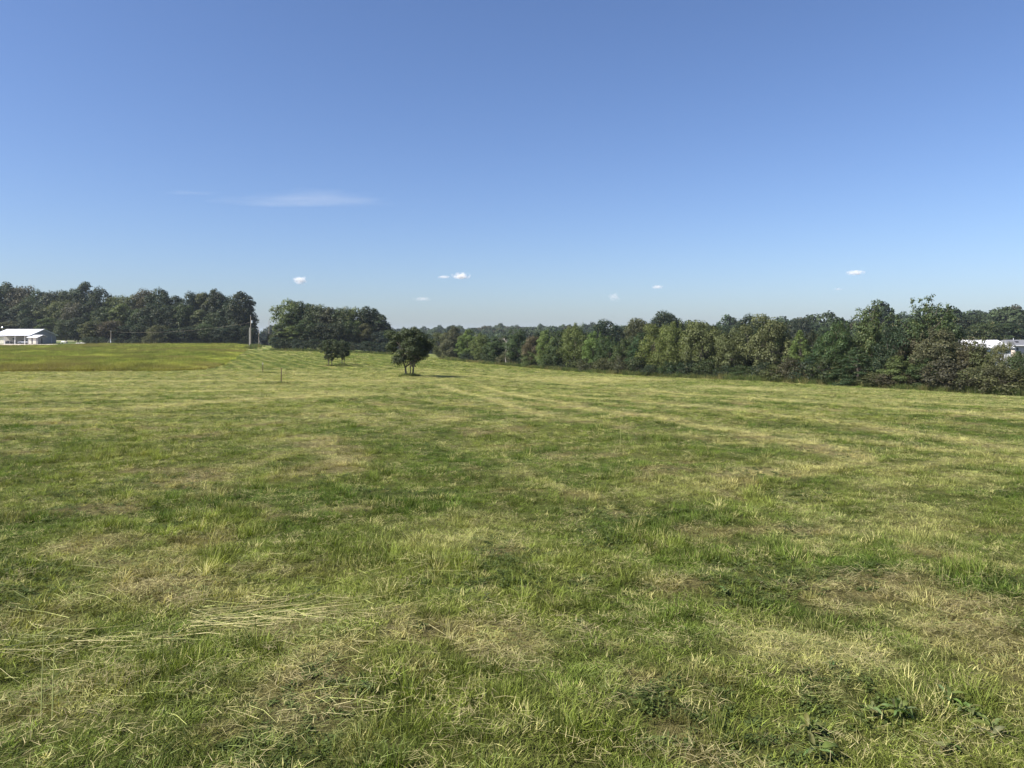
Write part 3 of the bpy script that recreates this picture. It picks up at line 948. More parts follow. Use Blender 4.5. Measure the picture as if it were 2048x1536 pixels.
for i, (u, vt, w, c, vi) in enumerate(row3):
    Y = 299 if u < 130 else (272 if u < 190 else 252 if u < 300 else 247)
    tree(u, Y, vt, w * 1.3, 'wood', c, '%s %s low tree from the left along the front edge of the left woods' % (ORD[i], TONE[c]), group='woods behind the meadow', vi=vi)
for i, (u, vt, w, c, k) in enumerate([(268, 676, 26, DG, 0), (300, 672, 30, OL, 1), (322, 664, 34, OL, 2), (346, 680, 26, BR, 0), (400, 680, 34, DG, 1), (432, 676, 34, DG, 2), (462, 678, 30, DG, 1), (490, 676, 30, DG, 2),
                                        (235, 676, 30, DG, 0), (376, 678, 30, DG, 1), (200, 674, 30, DG, 1), (182, 672, 24, DG, 2)]):
    tree(u, 245.5, vt, w * 1.2, 'shrub', c, '%s shrub at the foot of the left woods, %s in its row' % (TONE[c], ORD[i]), name='shrub', cat='shrub', group='shrubs under the woods', vi=k)

# clump in the middle
clump = [(580, 600, 56, LG, 0, 206), (574, 630, 40, MG, 5, 202), (606, 601, 50, MG, 1, 206), (630, 608, 46, OL, 2, 206), (655, 613, 46, BR, 3, 206), (684, 616, 44, MG, 4, 206), (708, 616, 40, LG, 0, 206),
         (738, 611, 48, DG, 1, 208), (758, 628, 44, DG, 3, 208), (772, 655, 34, DG, 5, 206),
         (562, 655, 30, DG, 3, 197), (584, 648, 44, LG, 5, 196), (612, 640, 44, MG, 0, 196), (645, 645, 44, DG, 2, 196), (676, 645, 40, DG, 4, 196), (704, 640, 40, MG, 1, 197), (730, 646, 40, OL, 3, 198), (757, 662, 36, BG, 2, 198),
         (555, 672, 24, BG, 5, 194)]
for i, (u, vt, w, c, vi, Y) in enumerate(clump):
    tree(u, Y, vt, w * 1.2, 'wood', c, '%s %s tree, %s of the round clump beyond the mown strip' % (['tall', 'low'][vt > 635], TONE[c], ORD[i]), group='clump of trees mid-field', vi=vi)
for i, (u, vt, w, c) in enumerate([(566, 676, 32, DG), (600, 678, 32, BG), (632, 676, 36, DG), (664, 682, 30, DG), (700, 684, 34, DG), (736, 680, 34, BG), (765, 684, 30, BG)]):
    tree(u, 191.5, vt, w * 1.3, 'shrub', c, '%s bush, %s from the left under the round clump' % (TONE[c], ORD[i]), name='shrub', cat='shrub', group='bushes under the clump', vi=i % 3)

# hedgerow on the right, every tree and bush placed by itself
def hy(u):
    s = (u - UC) / F
    return 57.2 / (0.907 * s + 0.42)


GH = 'hedgerow along the right side'
hedge = [
    (880, 668, 34, 'hedge', OL, 'olive-brown small tree at the far left end of the hedgerow', 1),
    (905, 657, 40, 'hedge', BR, 'brownish-olive rounded tree just right of the lone field tree', 0),
    (935, 664, 36, 'hedge', LG, 'yellowish green tree left of the bleached dead tree', 2),
    (962, 668, 36, 'hedge', LG, 'light green leafy tree with low skirts near the bare tree', 3),
    (990, 676, 34, 'hedge', MG, 'green bush tree directly left of the dead tree', 4),
    (1035, 662, 40, 'hedge', MG, 'mid green tree directly right of the dead tree', 5),
    (1066, 676, 38, 'hedge', BR, 'dull purplish brown tree between two greener ones', 1),
    (1092, 664, 34, 'hedge', LG, 'light green tree right of the purplish brown tree', 0),
    (1118, 668, 36, 'hedge', MG, 'leafy green tree left of the tall pointed green one', 2),
    (1150, 650, 50, 'hedge', LG, 'tall bright green tree with pointed top in hedge middle', 3),
    (1186, 668, 42, 'hedge', LG, 'green tree with yellow leaves on its right side', 4),
    (1216, 676, 42, 'hedge', MG, 'mid green tree in front of the round dark far tree', 5),
    (1248, 682, 44, 'hedge', MG, 'lower green tree in the dip of the hedgerow', 0),
    (1282, 672, 44, 'hedge', CE, 'deep green tree with upright spire beside the dip', 2),
    (1312, 655, 50, 'hedge', LG, 'green and yellowish tree left of the big-leaved trees', 1),
    (1345, 648, 52, 'hedge', LG, 'tall leafy tree above the reddish post', 3),
    (1400, 642, 84, 'bigleaf', OL, 'large-leaved olive tree, left one of the pale leafy pair', 0),
    (1462, 660, 76, 'bigleaf', OL, 'large-leaved tree with dark hollow beneath, middle of three', 1),
    (1535, 630, 84, 'bigleaf', OL, 'tall pale-leaved spreading tree with twigs above its top', 0),
    (1600, 655, 64, 'cedar', LG, 'bright green feathery cedar right of the pale-leaved tree', 0),
    (1640, 668, 56, 'cedar', CE, 'green cedar with dense dark skirts beside the bright one', 1),
    (1672, 650, 58, 'hedge', MG, 'mid green tree left of the wispy-topped tree', 4),
    (1742, 606, 92, 'airy', (0.056, 0.078, 0.030), 'tall wispy-topped tree with thin shoots against the sky', 0),
    (1715, 690, 96, 'cedar', CE, 'broad dark cedar with drooping boughs at hedge front', 2),
    (1795, 652, 70, 'hedge', DG, 'dark green tree between the two sky-breaking trees', 5),
    (1862, 594, 112, 'airy', (0.046, 0.070, 0.027), 'tallest open-branched tree with clumped leaves on skyline', 1),
    (1825, 676, 60, 'hedge', BR, 'brownish bush tree below the tallest open tree', 1),
    (1880, 664, 80, 'hedge', BR, 'rusty brown foliage tree over the grey gable', 0),
    (1800, 716, 62, 'hedge', OL, 'thin olive thicket with bare stems beside the dark cedar', 2),
    (1856, 716, 60, 'hedge', MG, 'rounded green bush at the hedge front with dark stems below', 4),
    (1908, 684, 56, 'airy', CE, 'fresh green feathery sapling in front of the white building', 1),
    (1940, 676, 72, 'airy', BR, 'reddish brown thicket below the white building', 0),
    (1960, 676, 64, 'airy', OL, 'sparse olive bush in front of the white wall', 0),
    (2006, 690, 46, 'hedge', OL, 'olive bush with ragged top left of the grey-roofed house', 1),
    (2040, 706, 56, 'hedge', MG, 'dense green bush at the right edge of the hedgerow', 3),
    (2090, 690, 70, 'hedge', DG, 'dark bush of the hedgerow running out of view', 0),
    (2160, 680, 80, 'hedge', MG, 'green tree of the hedgerow past the frame', 4),
]
for (u, vt, w, k, c, lab, vi) in hedge:
    Y = hy(u) + (0.8 if vt < 690 else -0.6) + random.uniform(-.3, .9)
    if k == 'airy' and vt < 620: Y += 2.5
    tree(u, Y, vt, w * (1.42 if k == 'hedge' else 1.25), k, tuple(q * 1.35 for q in c), lab, group=GH, vi=vi)
# second line behind closes the hedgerow
back = [(1010, 676, MG), (1075, 668, DG), (1135, 664, MG), (1200, 672, DG), (1262, 676, MG), (1330, 662, MG), (1372, 655, DG), (1430, 658, MG), (1500, 655, DG), (1570, 672, MG), (1625, 664, DG),
        (1690, 660, MG), (1770, 660, DG), (1830, 650, MG), (1908, 668, MG), (920, 672, DG), (965, 676, DG)]
for i, (u, vt, c) in enumerate(sorted(back)):
    Y = hy(u) + 5.5
    tree(u, Y, vt, 62 if u > 1100 else 44, 'hedge', c, '%s tree in the second line of the hedgerow, %s from its far end' % (TONE[c], ORD[i]), group='second line of the hedgerow')
low = [(900, OL), (940, DG), (980, MG), (1020, OL), (1060, LG), (1100, MG), (1140, DG), (1180, BR), (1210, OL), (1245, BR), (1275, MG), (1310, DG), (1345, CE), (1385, DG), (1420, MG), (1455, DG), (1490, MG),
       (1530, DG), (1560, OL), (1590, BR), (1625, DG), (1660, MG), (1760, OL), (1800, BR), (1900, BR), (1950, OL), (2000, BR), (2045, OL)]
for i, (u, c) in enumerate(low):
    Y = hy(u) - 1.0
    b = PZ(0, Y)
    hm = random.uniform(1.4, 2.8)
    z = HZ(PX(u, Y), Y)
    vt = VH + (CH - z - hm) / Y * F
    tree(u, Y, vt, random.uniform(3.2, 4.6) / Y * F, 'shrub', c, '%s low bush at the hedge foot, number %d in the row beside the mown edge' % (TONE[c], i + 1) if False else
         '%s low bush at the hedge foot, %s' % (TONE[c], ['at its far end', 'beside the far brown tree', 'below the yellowish tree', 'below the dead tree', 'at the edge of the pale hay', 'left of the pointed tree',
         'under the pointed tree', 'brownish beside the yellow-leaved tree', 'in the dip', 'beyond the dip, dry', 'under the spire', 'left of the posts', 'behind the reddish post', 'right of the reddish post',
         'below the first large-leaved tree', 'in the dark hollow', 'right of the dark hollow', 'under the tall pale-leaved tree', 'beside the fallen branch', 'dry and tangled under the bright cedar',
         'right of the bright cedar', 'left of the drooping cedar', 'right of the drooping cedar', 'among the bare stems', 'under the white building', 'under the white wall', 'below the ragged bush', 'at the right edge of view'][i]),
         name='shrub', cat='shrub', group='low bushes at the hedge foot', vi=i % 3)

# trees standing between the hedgerow and the far hills
mid = [(1210, 640, 52, DG, 190, 'round dark tree rising behind the hedgerow dip'), (1245, 652, 34, DG, 200, 'small dark tree beside the round dark one'),
       (1275, 635, 52, OL, 175, 'pale olive tree behind the hedge, left of the dark domed tree'), (1302, 645, 34, OL, 178, 'second pale olive tree beside the domed dark tree'),
       (1331, 624, 54, DG, 185, 'domed dark tree standing highest behind the hedgerow'), (1352, 636, 26, DG, 190, 'narrow dark tree on the right shoulder of the domed tree'),
       (1498, 630, 46, DG, 160, 'dark blue-green tree behind the large-leaved trees'), (1165, 660, 40, DG, 210, 'dark tree half hidden behind the pointed green tree'),
       (1600, 634, 44, DG, 230, 'rounded dark tree behind the bright cedar'), (1650, 652, 40, MG, 200, 'mid green tree behind the cedars'), (1680, 660, 36, OL, 190, 'olive tree behind the cedars'),
       (900, 646, 26, BG, 420, 'round crown standing out on the far wooded ridge'), (1100, 662, 40, MG, 230, 'green tree beyond the hedge right of the dead tree'),
       (1420, 648, 60, MG, 200, 'green tree showing over the first large-leaved tree'), (1455, 652, 40, DG, 210, 'dark tree showing between the large-leaved trees'),
       (1930, 632, 60, DG, 190, 'dark tree behind the white building'), (1975, 645, 60, MG, 170, 'green leafy tree just left of the grey roof'), (2010, 640, 50, MG, 185, 'tree rising behind the grey-roofed house, left'),
       (2045, 636, 56, DG, 190, 'dark tree rising behind the grey-roofed house, right'), (1900, 640, 50, MG, 180, 'mid green tree behind the tallest open tree'),
       (547, 668, 16, OL, 236, 'olive bush closing the gap beside the clump'), (531, 680, 12, OL, 256, 'low olive bush at the end of the mown gap'), (541, 668, 14, OL, 256, 'thin olive tree behind the gap')]
for i, (u, vt, w, c, Y, lab) in enumerate(mid):
    tree(u, Y, vt, w * 1.2, 'wood', c, lab, group='trees beyond the hedgerow' if u > 800 else 'bushes at the gap', vi=i % 6)

# ------------------------------------------------------------------ far wooded hills as one mass
fm = []
for i in range(4):
    r = gr(700 + i)
    pf = ell_puffs(r, 16, 10, 10, 1.5, 11, 2.1, jit=.14)
    me = crown_mesh('fc%d' % i, pf, 1300, 0.85, 710 + i, M_LEAFI, .8, fill=.5)
    fm.append(me)
FC = source_collection('forest_source', fm)
pts = []
n = 60000
Y = np.sqrt(rng.random(n) * (900 ** 2 - 255 ** 2) + 255 ** 2)
u = -350 + 2850 * rng.random(n)
X = PX(u, Y)
hz = base_h(X, Y)
crest = np.interp(u, [-350, 450, 620, 900, 1100, 1300, 1500, 1700, 1900, 2500], [420, 420, 700, 850, 800, 700, 610, 550, 500, 480])
start = np.interp(u, [-350, 150, 200, 480, 500, 565, 600, 780, 900, 1500, 1700, 1900, 2048, 2500], [335, 335, 290, 280, 520, 520, 430, 430, 430, 300, 240, 235, 255, 235])
k = (Y < crest) & (Y > start)
X, Y = X[k], Y[k]
# thin to about one tree per 55 square metres
cell = {}
sel = []
for i in range(len(X)):
    key = (int(X[i] // 7.6), int(Y[i] // 7.6))
    if key not in cell:
        cell[key] = 1; sel.append(i)
X, Y = X[sel], Y[sel]; n = len(X)
r3 = rng.random((n, 1))
tint = np.array([[0.024, 0.040, 0.022]]) * (1 - r3) + np.array([[0.045, 0.062, 0.030]]) * r3
tint *= (.75 + .5 * rng.random((n, 1)))
br = (rng.random(n) < .12)[:, None]
tint = np.where(br, np.array([[0.055, 0.052, 0.032]]), tint)
s = .75 + .5 * rng.random(n)
forest_o = scatter('forest', np.stack([X, Y, base_h(X, Y) - 1.0], -1), np.stack([0 * X, 0 * X, rng.random(n) * 6.28], -1),
                   np.stack([s, s, s * (.75 + .5 * rng.random(n))], -1), rng.integers(0, 4, n), tint, FC, 'hazy wooded ridges rolling along the whole horizon')


# ------------------------------------------------------------------ lone multi-stemmed trees in the field
def stem_tree(u, v, topv, wpx, label, stems, seed, nl, size):
    x, y = G(u, v)
    z = HZ(x, y)
    h = PZ(topv, y) - z
    w = wpx / F * y
    r = gr(seed)
    t = thing('small_tree', (x, y, z), label, 'tree', 'lone trees in the mown field')
    tg, pf = [], ell_puffs(r, 46, w * 1.06, w, h * .24, h, w * .125, shape=1.6, jit=.19)
    tg = [p[:3] for p in pf]
    for (cx, cz, cr) in size:
        pf.append((cx * w, r.normal(0, .2), cz * h, cr * w, cr * w, cr * w * .6)); tg.append(pf[-1][:3])
    c = obj('crown', crown_mesh('crown', pf, nl, 0.135, seed, M_GLOSS, .55, fill=.15, up=.2), t)
    c.color = (0.048, 0.064, 0.030, 1)
    for k, (dx, lean, rad, top) in enumerate(stems):
        mb = MB()
        P_ = [(dx, 0, -.05), (dx + lean * .3 * h * .2, .02, h * .18), (dx + lean * h * .3, -.03, h * .36), (dx + lean * h * .5, .05, h * top)]
        mb.tube(P_, [rad * 1.25, rad, rad * .8, rad * .3], 7)
        for tgp in tg[k::len(stems)]:
            p0 = Vector(P_[2 if tgp[2] > h * .5 else 1]); p3 = Vector(tgp); L = (p3 - p0).length
            mb.tube([p0, p0.lerp(p3, .5) + Vector((r.normal(0, .08), r.normal(0, .08), .1)) * L, p3], [rad * .45, rad * .3, rad * .08], 4, cap=False)
        mb.build('trunk', M_BARK, t)
    return t


stem_tree(820, 753, 656, 92, 'bushy multi-stemmed dark tree standing alone right of centre in the field', [(-.35, -.28, .075, .7), (.05, .02, .04, .62), (.25, .25, .07, .72)], 801, 26000, [])
stem_tree(662, 733, 677, 44, 'small thin-stemmed dark tree, left one of the pair in the strip', [(-.3, -.2, .06, .75), (.1, 0, .05, .7)], 802, 10000, [])
stem_tree(684, 730, 680, 38, 'small dark tree, right one of the pair, slightly farther away', [(0, .05, .06, .75), (.35, .1, .035, .7)], 803, 9000, [])


# dead tree
def dead_tree(u, Y, topv, label):
    x = PX(u, Y); z = HZ(x, Y); h = PZ(topv, Y) - z
    t = thing('bare_tree', (x, Y, z), label, 'tree')
    r = random.Random(9)
    mb = MB()
    def br(p, d, L, rad, dep):
        q1_ = p + d * L * .5 + Vector((r.gauss(0, .05), r.gauss(0, .05), 0)) * L
        q2_ = p + d * L
        mb.tube([p, q1_, q2_], [rad, rad * .8, rad * .55], 5, cap=False)
        if dep == 0: return
        for _ in range(3):
            nd = (d + Vector((r.gauss(0, .5), r.gauss(0, .5), r.gauss(.1, .25)))).normalized()
            br(q2_ if r.random() < .6 else q1_, nd, L * .62, rad * .5, dep - 1)
    br(Vector((0, 0, 0)), Vector((0, 0, 1)), h * .42, .085, 4)
    mb.build('trunk', M_PALEBARK, t)


dead_tree(1012, 141.5, 653, 'bleached bare dead tree showing above the hedgerow foliage')

# fallen branch and bare twigs at the hedge
mb = MB(); mb.tube([(0, 0, .1), (.5, 0, .45), (1.0, .1, .8)], [.04, .035, .015], 5); mb.tube([(.6, 0, .5), (.8, -.1, .85)], [.02, .008], 4)
xx, yy = PX(1491, hy(1491) - 1.7), hy(1491) - 1.7
tag(mb.build('fallen_branch', M_PALEBARK, None, (xx, yy, HZ(xx, yy))), 'pale fallen branch slanting out of the hedge foot', 'branch')


# ------------------------------------------------------------------ posts
def t_post(u, v, topv, label, top_mat, body_mat):
    x, y = G(u, v); z = HZ(x, y); h = PZ(topv, y) - z
    t = thing('fence_post', (x, y, z), label, 'fence post', 'steel posts in the field')
    w = .035
    mb = MB(); mb.box(-w, w, -.006, .006, -.1, h * .78); mb.box(-.006, .006, .0062, .05, -.1, h * .78)
    for k in range(9): mb.box(-.014, .014, -.018, -.0062, .1 + k * h * .078, .13 + k * h * .078)
    mb.build('post', body_mat, t)
    mb = MB(); mb.box(-w, w, -.006, .006, h * .782, h); mb.box(-.006, .006, .0062, .05, h * .782, h)
    mb.build('painted_tip', top_mat, t)


t_post(562.5, 768, 736, 'dark rusty steel fence post standing in weeds, nearer of the two', M_RUST, M_RUST)
t_post(525.5, 745, 725, 'steel fence post with pale top, farther of the two', M_CONC, M_RUST)
for (u, topv, mat, lab, dy) in [(1344, 742, M_RUST, 'reddish steel post at the hedge foot below the leafy tree', -1.3), (1340.5, 730, M_CONC, 'thin pale wooden post right beside the reddish post', -1.1),
                                (1302, 738, M_CONC, 'thin grey post in the hedge foot left of the reddish one', -1.0), (1885, 776, M_WOODP, 'short grey post under the rounded green bush', -1.6)]:
    Y = hy(u) + dy
    x = PX(u, Y); z = HZ(x, Y)
    mb = MB(); hh = PZ(topv, Y) - z
    mb.tube([(0, 0, -.1), (.01, 0, hh * .5), (.02, 0, hh)], [.045, .042, .035], 7)
    tag(mb.build('hedge_post', mat, None, (x, Y, z)), lab, 'post', 'posts in the hedge foot')

# utility poles and wires
def pole(u, Y, topv, label, transformer=True, rad=.14, base_v=None):
    x = PX(u, Y); z = HZ(x, Y); h = PZ(topv, Y) - z
    t = thing('utility_pole', (x, Y, z), label, 'utility pole', 'utility poles along the meadow')
    MB().tube([(0, 0, -.2), (0, 0, h * .5), (0, 0, h)], [rad, rad * .85, rad * .65], 9).build('pole', M_WOODP, t)
    if transformer:
        MB().tube([(.38, 0, h - 2.15), (.38, 0, h - 1.3)], .24, 10).build('transformer', M_GALV, t)
        MB().box(.1, .2, -.04, .04, h - 1.9, h - 1.5).build('bracket', M_GALV, t)
        MB().tube([(.38, 0, h - 1.3), (.38, 0, h - 1.05)], .05, 6).build('bushing', M_RUST, t)
    MB().tube([(0, 0, h), (0, 0, h + .2)], .05, 6).build('insulator', M_WHITE, t)
    return Vector((x, Y, z)), h


pA, hA = pole(501.5, 225, 632, 'tall brown utility pole with pale transformer at the meadow corner')
pB, hB = pole(517.5, 262, 655, 'second utility pole with small transformer beyond the first', rad=.12)
pC, hC = pole(222, 241, 662, 'leaning short service pole in front of the left woods', transformer=False, rad=.13)
pD, hD = pole(538, 330, 640, 'thin dark distant pole rising in the gap between woods and clump', transformer=False, rad=.13)
x = PX(499.2, 222); z = HZ(x, 222)
tag(MB().tube([(0, 0, -.2), (0, 0, PZ(655, 222) - z)], [.14, .12], 10).build('pole_stub', M_CONC, None, (x, 222, z)), 'thick pale stub pole standing against the brown utility pole', 'pole')
MB_ = MB()
mb = MB().tube([(-1.6, 0, 0), (-.2, 0, 2.3)], .035, 5); tag(mb.build('guy_wire', M_CONC, None, tuple(pC)), 'slanting pale guy guard beside the short service pole', 'guy wire')
mb = MB().box(-.16, .16, -.32, -.14, .9, 1.5).box(-.06, .06, -.3, -.14, 1.52, 2.0); tag(mb.build('meter_box', M_GALV, None, tuple(pC)), 'grey meter box fixed low on the short service pole', 'meter box')
mb = MB().tube([(0, 0, 1.6), (.9, -1, 0)], .03, 5); tag(mb.build('guy_wire', M_CONC, None, tuple(pB + Vector((.25, -.3, 0)))), 'pale guy guard at the foot of the second utility pole', 'guy wire')


def wire(a, b, sag, label, r=.013):
    pts = [a.lerp(b, k / 24) - Vector((0, 0, sag * 4 * (k / 24) * (1 - k / 24))) for k in range(25)]
    tag(MB().tube(pts, r, 4).build('overhead_wire', M_WOODP), label, 'wire', 'overhead wires')


wire(pA + Vector((0, 0, hA - 1.9)), pC + Vector((0, 0, hC - .2)), 1.3, 'service wire sagging from the tall pole to the short pole')
wire(pA + Vector((0, 0, hA)), pB + Vector((0, 0, hB)), .4, 'wire between the two utility poles at the gap')
wire(pB + Vector((0, 0, hB)), pD + Vector((0, 0, hD - .5)), .8, 'wire from the second pole to the distant pole')


# ------------------------------------------------------------------ house with carport (left)
XL, XR, YF = -172.6, -160.6, 249.5
zg = -1.75
YB = YF + 15
h1 = thing('house', (XL, YF, zg), 'low white-roofed house with open carport front at the left edge', 'house')
W_ = XR - XL
eave, ridge = 2.85, 5.05
def roof_pts(x0):
    return [(x0, -.5, eave), (x0, 7.5, ridge), (x0, 15.5, eave), (x0, 15.5, eave - .14), (x0, 7.5, ridge - .14), (x0, -.5, eave - .14)]
rp = MB().prism(roof_pts(-.5), (W_ + .9, 0, 0)).build('roof', M_ROOFW, h1)
for k in range(22):
    xx = -.35 + k * (W_ + .6) / 21
    MB().prism([(xx, -.49, eave + .002), (xx, 7.49, ridge + .002), (xx, 7.49, ridge + .03), (xx, -.49, eave + .03)], (.035, 0, 0)).build('seam', M_ROOFW, rp)
MB().box(-.5, W_ + .4, -.62, -.503, eave - .22, eave - .02).build('fascia', M_DARK, h1)
MB().box(-.3, W_ + .3, -.4, 15.3, -.12, 0.02).build('slab', M_STONE, h1)
w0 = MB().box(.1, W_ - .1, 5.0, 5.15, .02, 3.6).build('back_wall', M_SHADEWALL, h1)  # pale wall, the carport's shade is put into its colour
wf = MB().box(3.1, 4.4, 4.93, 4.997, 1.35, 2.05).build('window', M_WHITE, w0); MB().box(3.15, 4.35, 4.90, 4.928, 1.4, 2.0).build('pane', M_GLASS, wf)
wf = MB().box(8.6, 9.6, 4.93, 4.997, .9, 2.2).build('window', M_WHITE, w0); MB().box(8.68, 9.52, 4.90, 4.928, .98, 2.12).build('pane', M_GLASS, wf)
dr = MB().box(6.6, 7.5, 4.93, 4.997, .02, 2.1).build('door', M_GREY, w0); MB().box(7.32, 7.38, 4.88, 4.928, 1.0, 1.1).build('handle', M_DARK, dr)
MB().box(.1, .25, 5.152, 14.8, .02, 2.9).build('side_wall', M_CREAM, h1)
MB().box(W_ - .15, W_, .2, 14.8, .02, eave - .15).build('side_wall', M_GREY, h1)  # right end wall and gable above: shaded side painted into the grey
MB().prism([(W_ - .15, .0, eave - .148), (W_ - .15, 15, eave - .148), (W_ - .15, 7.5, ridge - .15)], (.15, 0, 0)).build('gable', M_GREY, h1)
MB().box(.1, W_ - .3, 14.65, 14.8, .02, 2.7).build('rear_wall', M_CREAM, h1)
MB().box(W_ - .148, W_ - 3.2, 3.2, 3.35, .02, 2.75).build('partition', M_GREY, h1)
for k, xx in enumerate((.3, 3.75, 7.25, 10.55)):
    MB().box(xx - .09, xx + .09, -.09, .09, .02, eave - .145).build('carport_post', M_WHITE, h1)
MB().box(W_ + .003, W_ + .09, 12.0, 12.1, .2, 2.5).build('downspout', M_WHITE, h1)
MB().box(.2, .9, 1.8, 1.95, .9, 1.5).build('shelf', M_BROWN, h1)

# lean-to shed against the house end
s1_ = thing('garden_shed', (XR + .25, YF - 1.2, zg), 'small pale shed with double doors against the house gable', 'shed')
MB().box(0, 3.2, .1, 5, 0, 2.3).build('wall', M_GREY, s1_)
MB().prism([(-.25, -.35, 2.25), (-.25, 2.8, 3.05), (-.25, 5.2, 2.45), (-.25, 5.2, 2.32), (-.25, 2.8, 2.92), (-.25, -.35, 2.12)], (3.7, 0, 0)).build('roof', M_ROOFW, s1_)
for a_, b_ in ((.35, 1.25), (1.7, 2.75)):
    d_ = MB().box(a_, b_, .04, .098, .1, 2.0).build('door', M_CREAM, s1_); MB().box(b_ - .12, b_ - .06, .01, .038, 1.0, 1.15).build('handle', M_DARK, d_)
MB().box(1.27, 1.47, .05, .098, .1, 2.05).build('door_gap', M_DARK, s1_)
v_ = MB().box(3.202, 3.26, 2.0, 2.6, .2, 1.9).build('window', M_DARK, s1_)

# neighbour wall at the frame edge and the yard light
nb = thing('outbuilding', (XL - 9, YF + 8, zg + .1), 'pale outbuilding showing behind the carport at the left frame edge', 'outbuilding')
MB().box(0, 8.6, 0, 7, 0, 2.3).build('wall', M_CREAM, nb)
MB().prism([(-.3, -.4, 2.3), (-.3, 3.5, 3.0), (-.3, 7.4, 2.3), (-.3, 7.4, 2.2), (-.3, 3.5, 2.9), (-.3, -.4, 2.2)], (9.2, 0, 0)).build('roof', M_PALESH, nb)
x = PX(4.8, 268)
yl = thing('yard_light', (x, 268, HZ(x, 268)), 'slim yard lamp post with pale cap behind the carport roof', 'lamp')
MB().tube([(0, 0, 0), (0, 0, 5.3)], [.06, .05], 7).build('pole', M_CONC, yl)
MB().tube([(0, 0, 5.3), (0, 0, 5.45), (0, 0, 5.8)], [.38, .3, .06], 9).build('lamp_head', M_GALV, yl)


# car in the carport
def wheel(parent, x, y, r, w):
    t = MB().tube([(x, y - w / 2, r), (x, y + w / 2, r)], r, 16).build('wheel', M_TYRE, parent)
    MB().tube([(x, y - w / 2 - .02, r), (x, y - w / 2 + .02, r)], r * .62, 14).build('rim', M_RIM, t)
    return t


cx, cy = PX(52, YF + 1.8), YF + 1.8
cz_ = zg + .03
car = thing('parked_car', (cx, cy, cz_), 'silver-white saloon car parked sideways under the carport', 'car')
prof = [(-2.3, .35), (-2.32, .62), (-2.15, .78), (-1.3, .92), (1.55, .98), (2.2, .95), (2.3, .7), (2.28, .35)]
MB().prism([(p[0], -.85, p[1]) for p in prof][::-1], (0, 1.7, 0)).build('body', M_CARP, car)
gh = [(-1.25, .93), (-.55, 1.38), (.8, 1.42), (1.5, .98)]
cb = MB(); cb.prism([(p[0], -.72, p[1]) for p in gh][::-1], (0, 1.44, 0)); cb.build('cabin_glass', M_GLASS, car)
MB().prism([(-.58, -.74, 1.385), (.83, -.74, 1.425), (.83, -.74, 1.46), (-.58, -.74, 1.42)], (0, 1.48, 0)).build('roof', M_CARP, car)
for xx in (-1.45, 1.4):
    wheel(car, xx, -.78, .32, .2); wheel(car, xx, .78, .32, .2)
MB().box(-2.34, -2.25, -.8, -.45, .62, .74).build('headlight', M_GLASS, car)
MB().box(-2.34, -2.25, .45, .8, .62, .74).build('headlight', M_GLASS, car)
MB().box(2.24, 2.32, -.8, -.45, .7, .84).build('tail_light', M_RUST, car)

# quad bike
qx, qy = PX(17, YF + 1.2), YF + 1.2
qb = thing('quad_bike', (qx, qy, cz_), 'dark quad bike parked at the left of the carport', 'quad bike')
MB().prism([(-.8, -.3, .45), (-.9, -.3, .8), (-.3, -.3, .9), (.2, -.3, .75), (.8, -.3, .85), (.9, -.3, .55), (.4, -.3, .4)][::-1], (0, .6, 0)).build('body', M_QUAD, qb)
MB().prism([(-.2, -.18, .88), (.6, -.18, .9), (.65, -.18, 1.0), (-.15, -.18, 1.02)], (0, .36, 0)).build('seat', M_SEAT, qb)
MB().tube([(-.35, -.4, 1.15), (-.4, 0, 1.1), (-.35, .4, 1.15)], .025, 6).build('handlebar', M_SEAT, qb)
MB().tube([(-.5, 0, .8), (-.4, 0, 1.1)], .03, 6).build('steering_column', M_SEAT, qb)
MB().box(.55, 1.0, -.35, .35, .92, .96).build('rack', M_GALV, qb)
for xx in (-.65, .65):
    wheel(qb, xx, -.45, .3, .24); wheel(qb, xx, .45, .3, .24)
bn = thing('waste_bin', (XR - 1.0, YF + 1.6, cz_), 'dark wheeled bin between the car and the shed', 'bin')
MB().box(-.3, .3, -.3, .3, .05, 1.05).build('body', M_DARK, bn); MB().box(-.33, .33, -.36, .33, 1.06, 1.12).build('lid', M_DARK, bn)

# gravel drive
M_GRAVEL = flat('gravel_drive', (0.50, 0.44, 0.36), 0.95, scale=1.6, var=0.22, bump=.4)
def sheet(name, uv, mat, label, lift=.05, sub=14):
    """ground-following sheet spanned between a near and a far outline"""
    near, far = uv
    V, Q = [], []
    for i, (a, b) in enumerate(zip(near, far)):
        for j in range(sub + 1):
            t = j / sub
            x_, y_ = a[0] * (1 - t) + b[0] * t, a[1] * (1 - t) + b[1] * t
            V.append((x_, y_, HZ(x_, y_) + lift))
    for i in range(len(near) - 1):
        for j in range(sub):
            Q.append((i * (sub + 1) + j, (i + 1) * (sub + 1) + j, (i + 1) * (sub + 1) + j + 1, i * (sub + 1) + j + 1))
    o = obj(name, mesh_np(name, np.array(V), np.array(Q), mat, smooth=True))
    return tag(o, label, kind='structure')


xs = np.linspace(-205, -118, 60)
near = [(x_, float(np.interp(x_, [-205, -170, -150, -135, -118], [231, 231.5, 236, 243, 247])) + .8 * math.sin(x_ * .9)) for x_ in xs]
far = [(x_, float(np.interp(x_, [-205, -156, -148, -135, -118], [249.0, 249.2, 250.5, 250.5, 249]))) for x_ in xs]
sheet('driveway', (near, far), M_GRAVEL, 'pale gravel drive in front of the house')
xs = np.linspace(-196, -118, 30)
sheet('track', ([(x_, 283 + .5 * math.sin(x_)) for x_ in xs], [(x_, 286.5) for x_ in xs]), M_GRAVEL, 'pale track crossing the lawn behind the house', .06, 3)
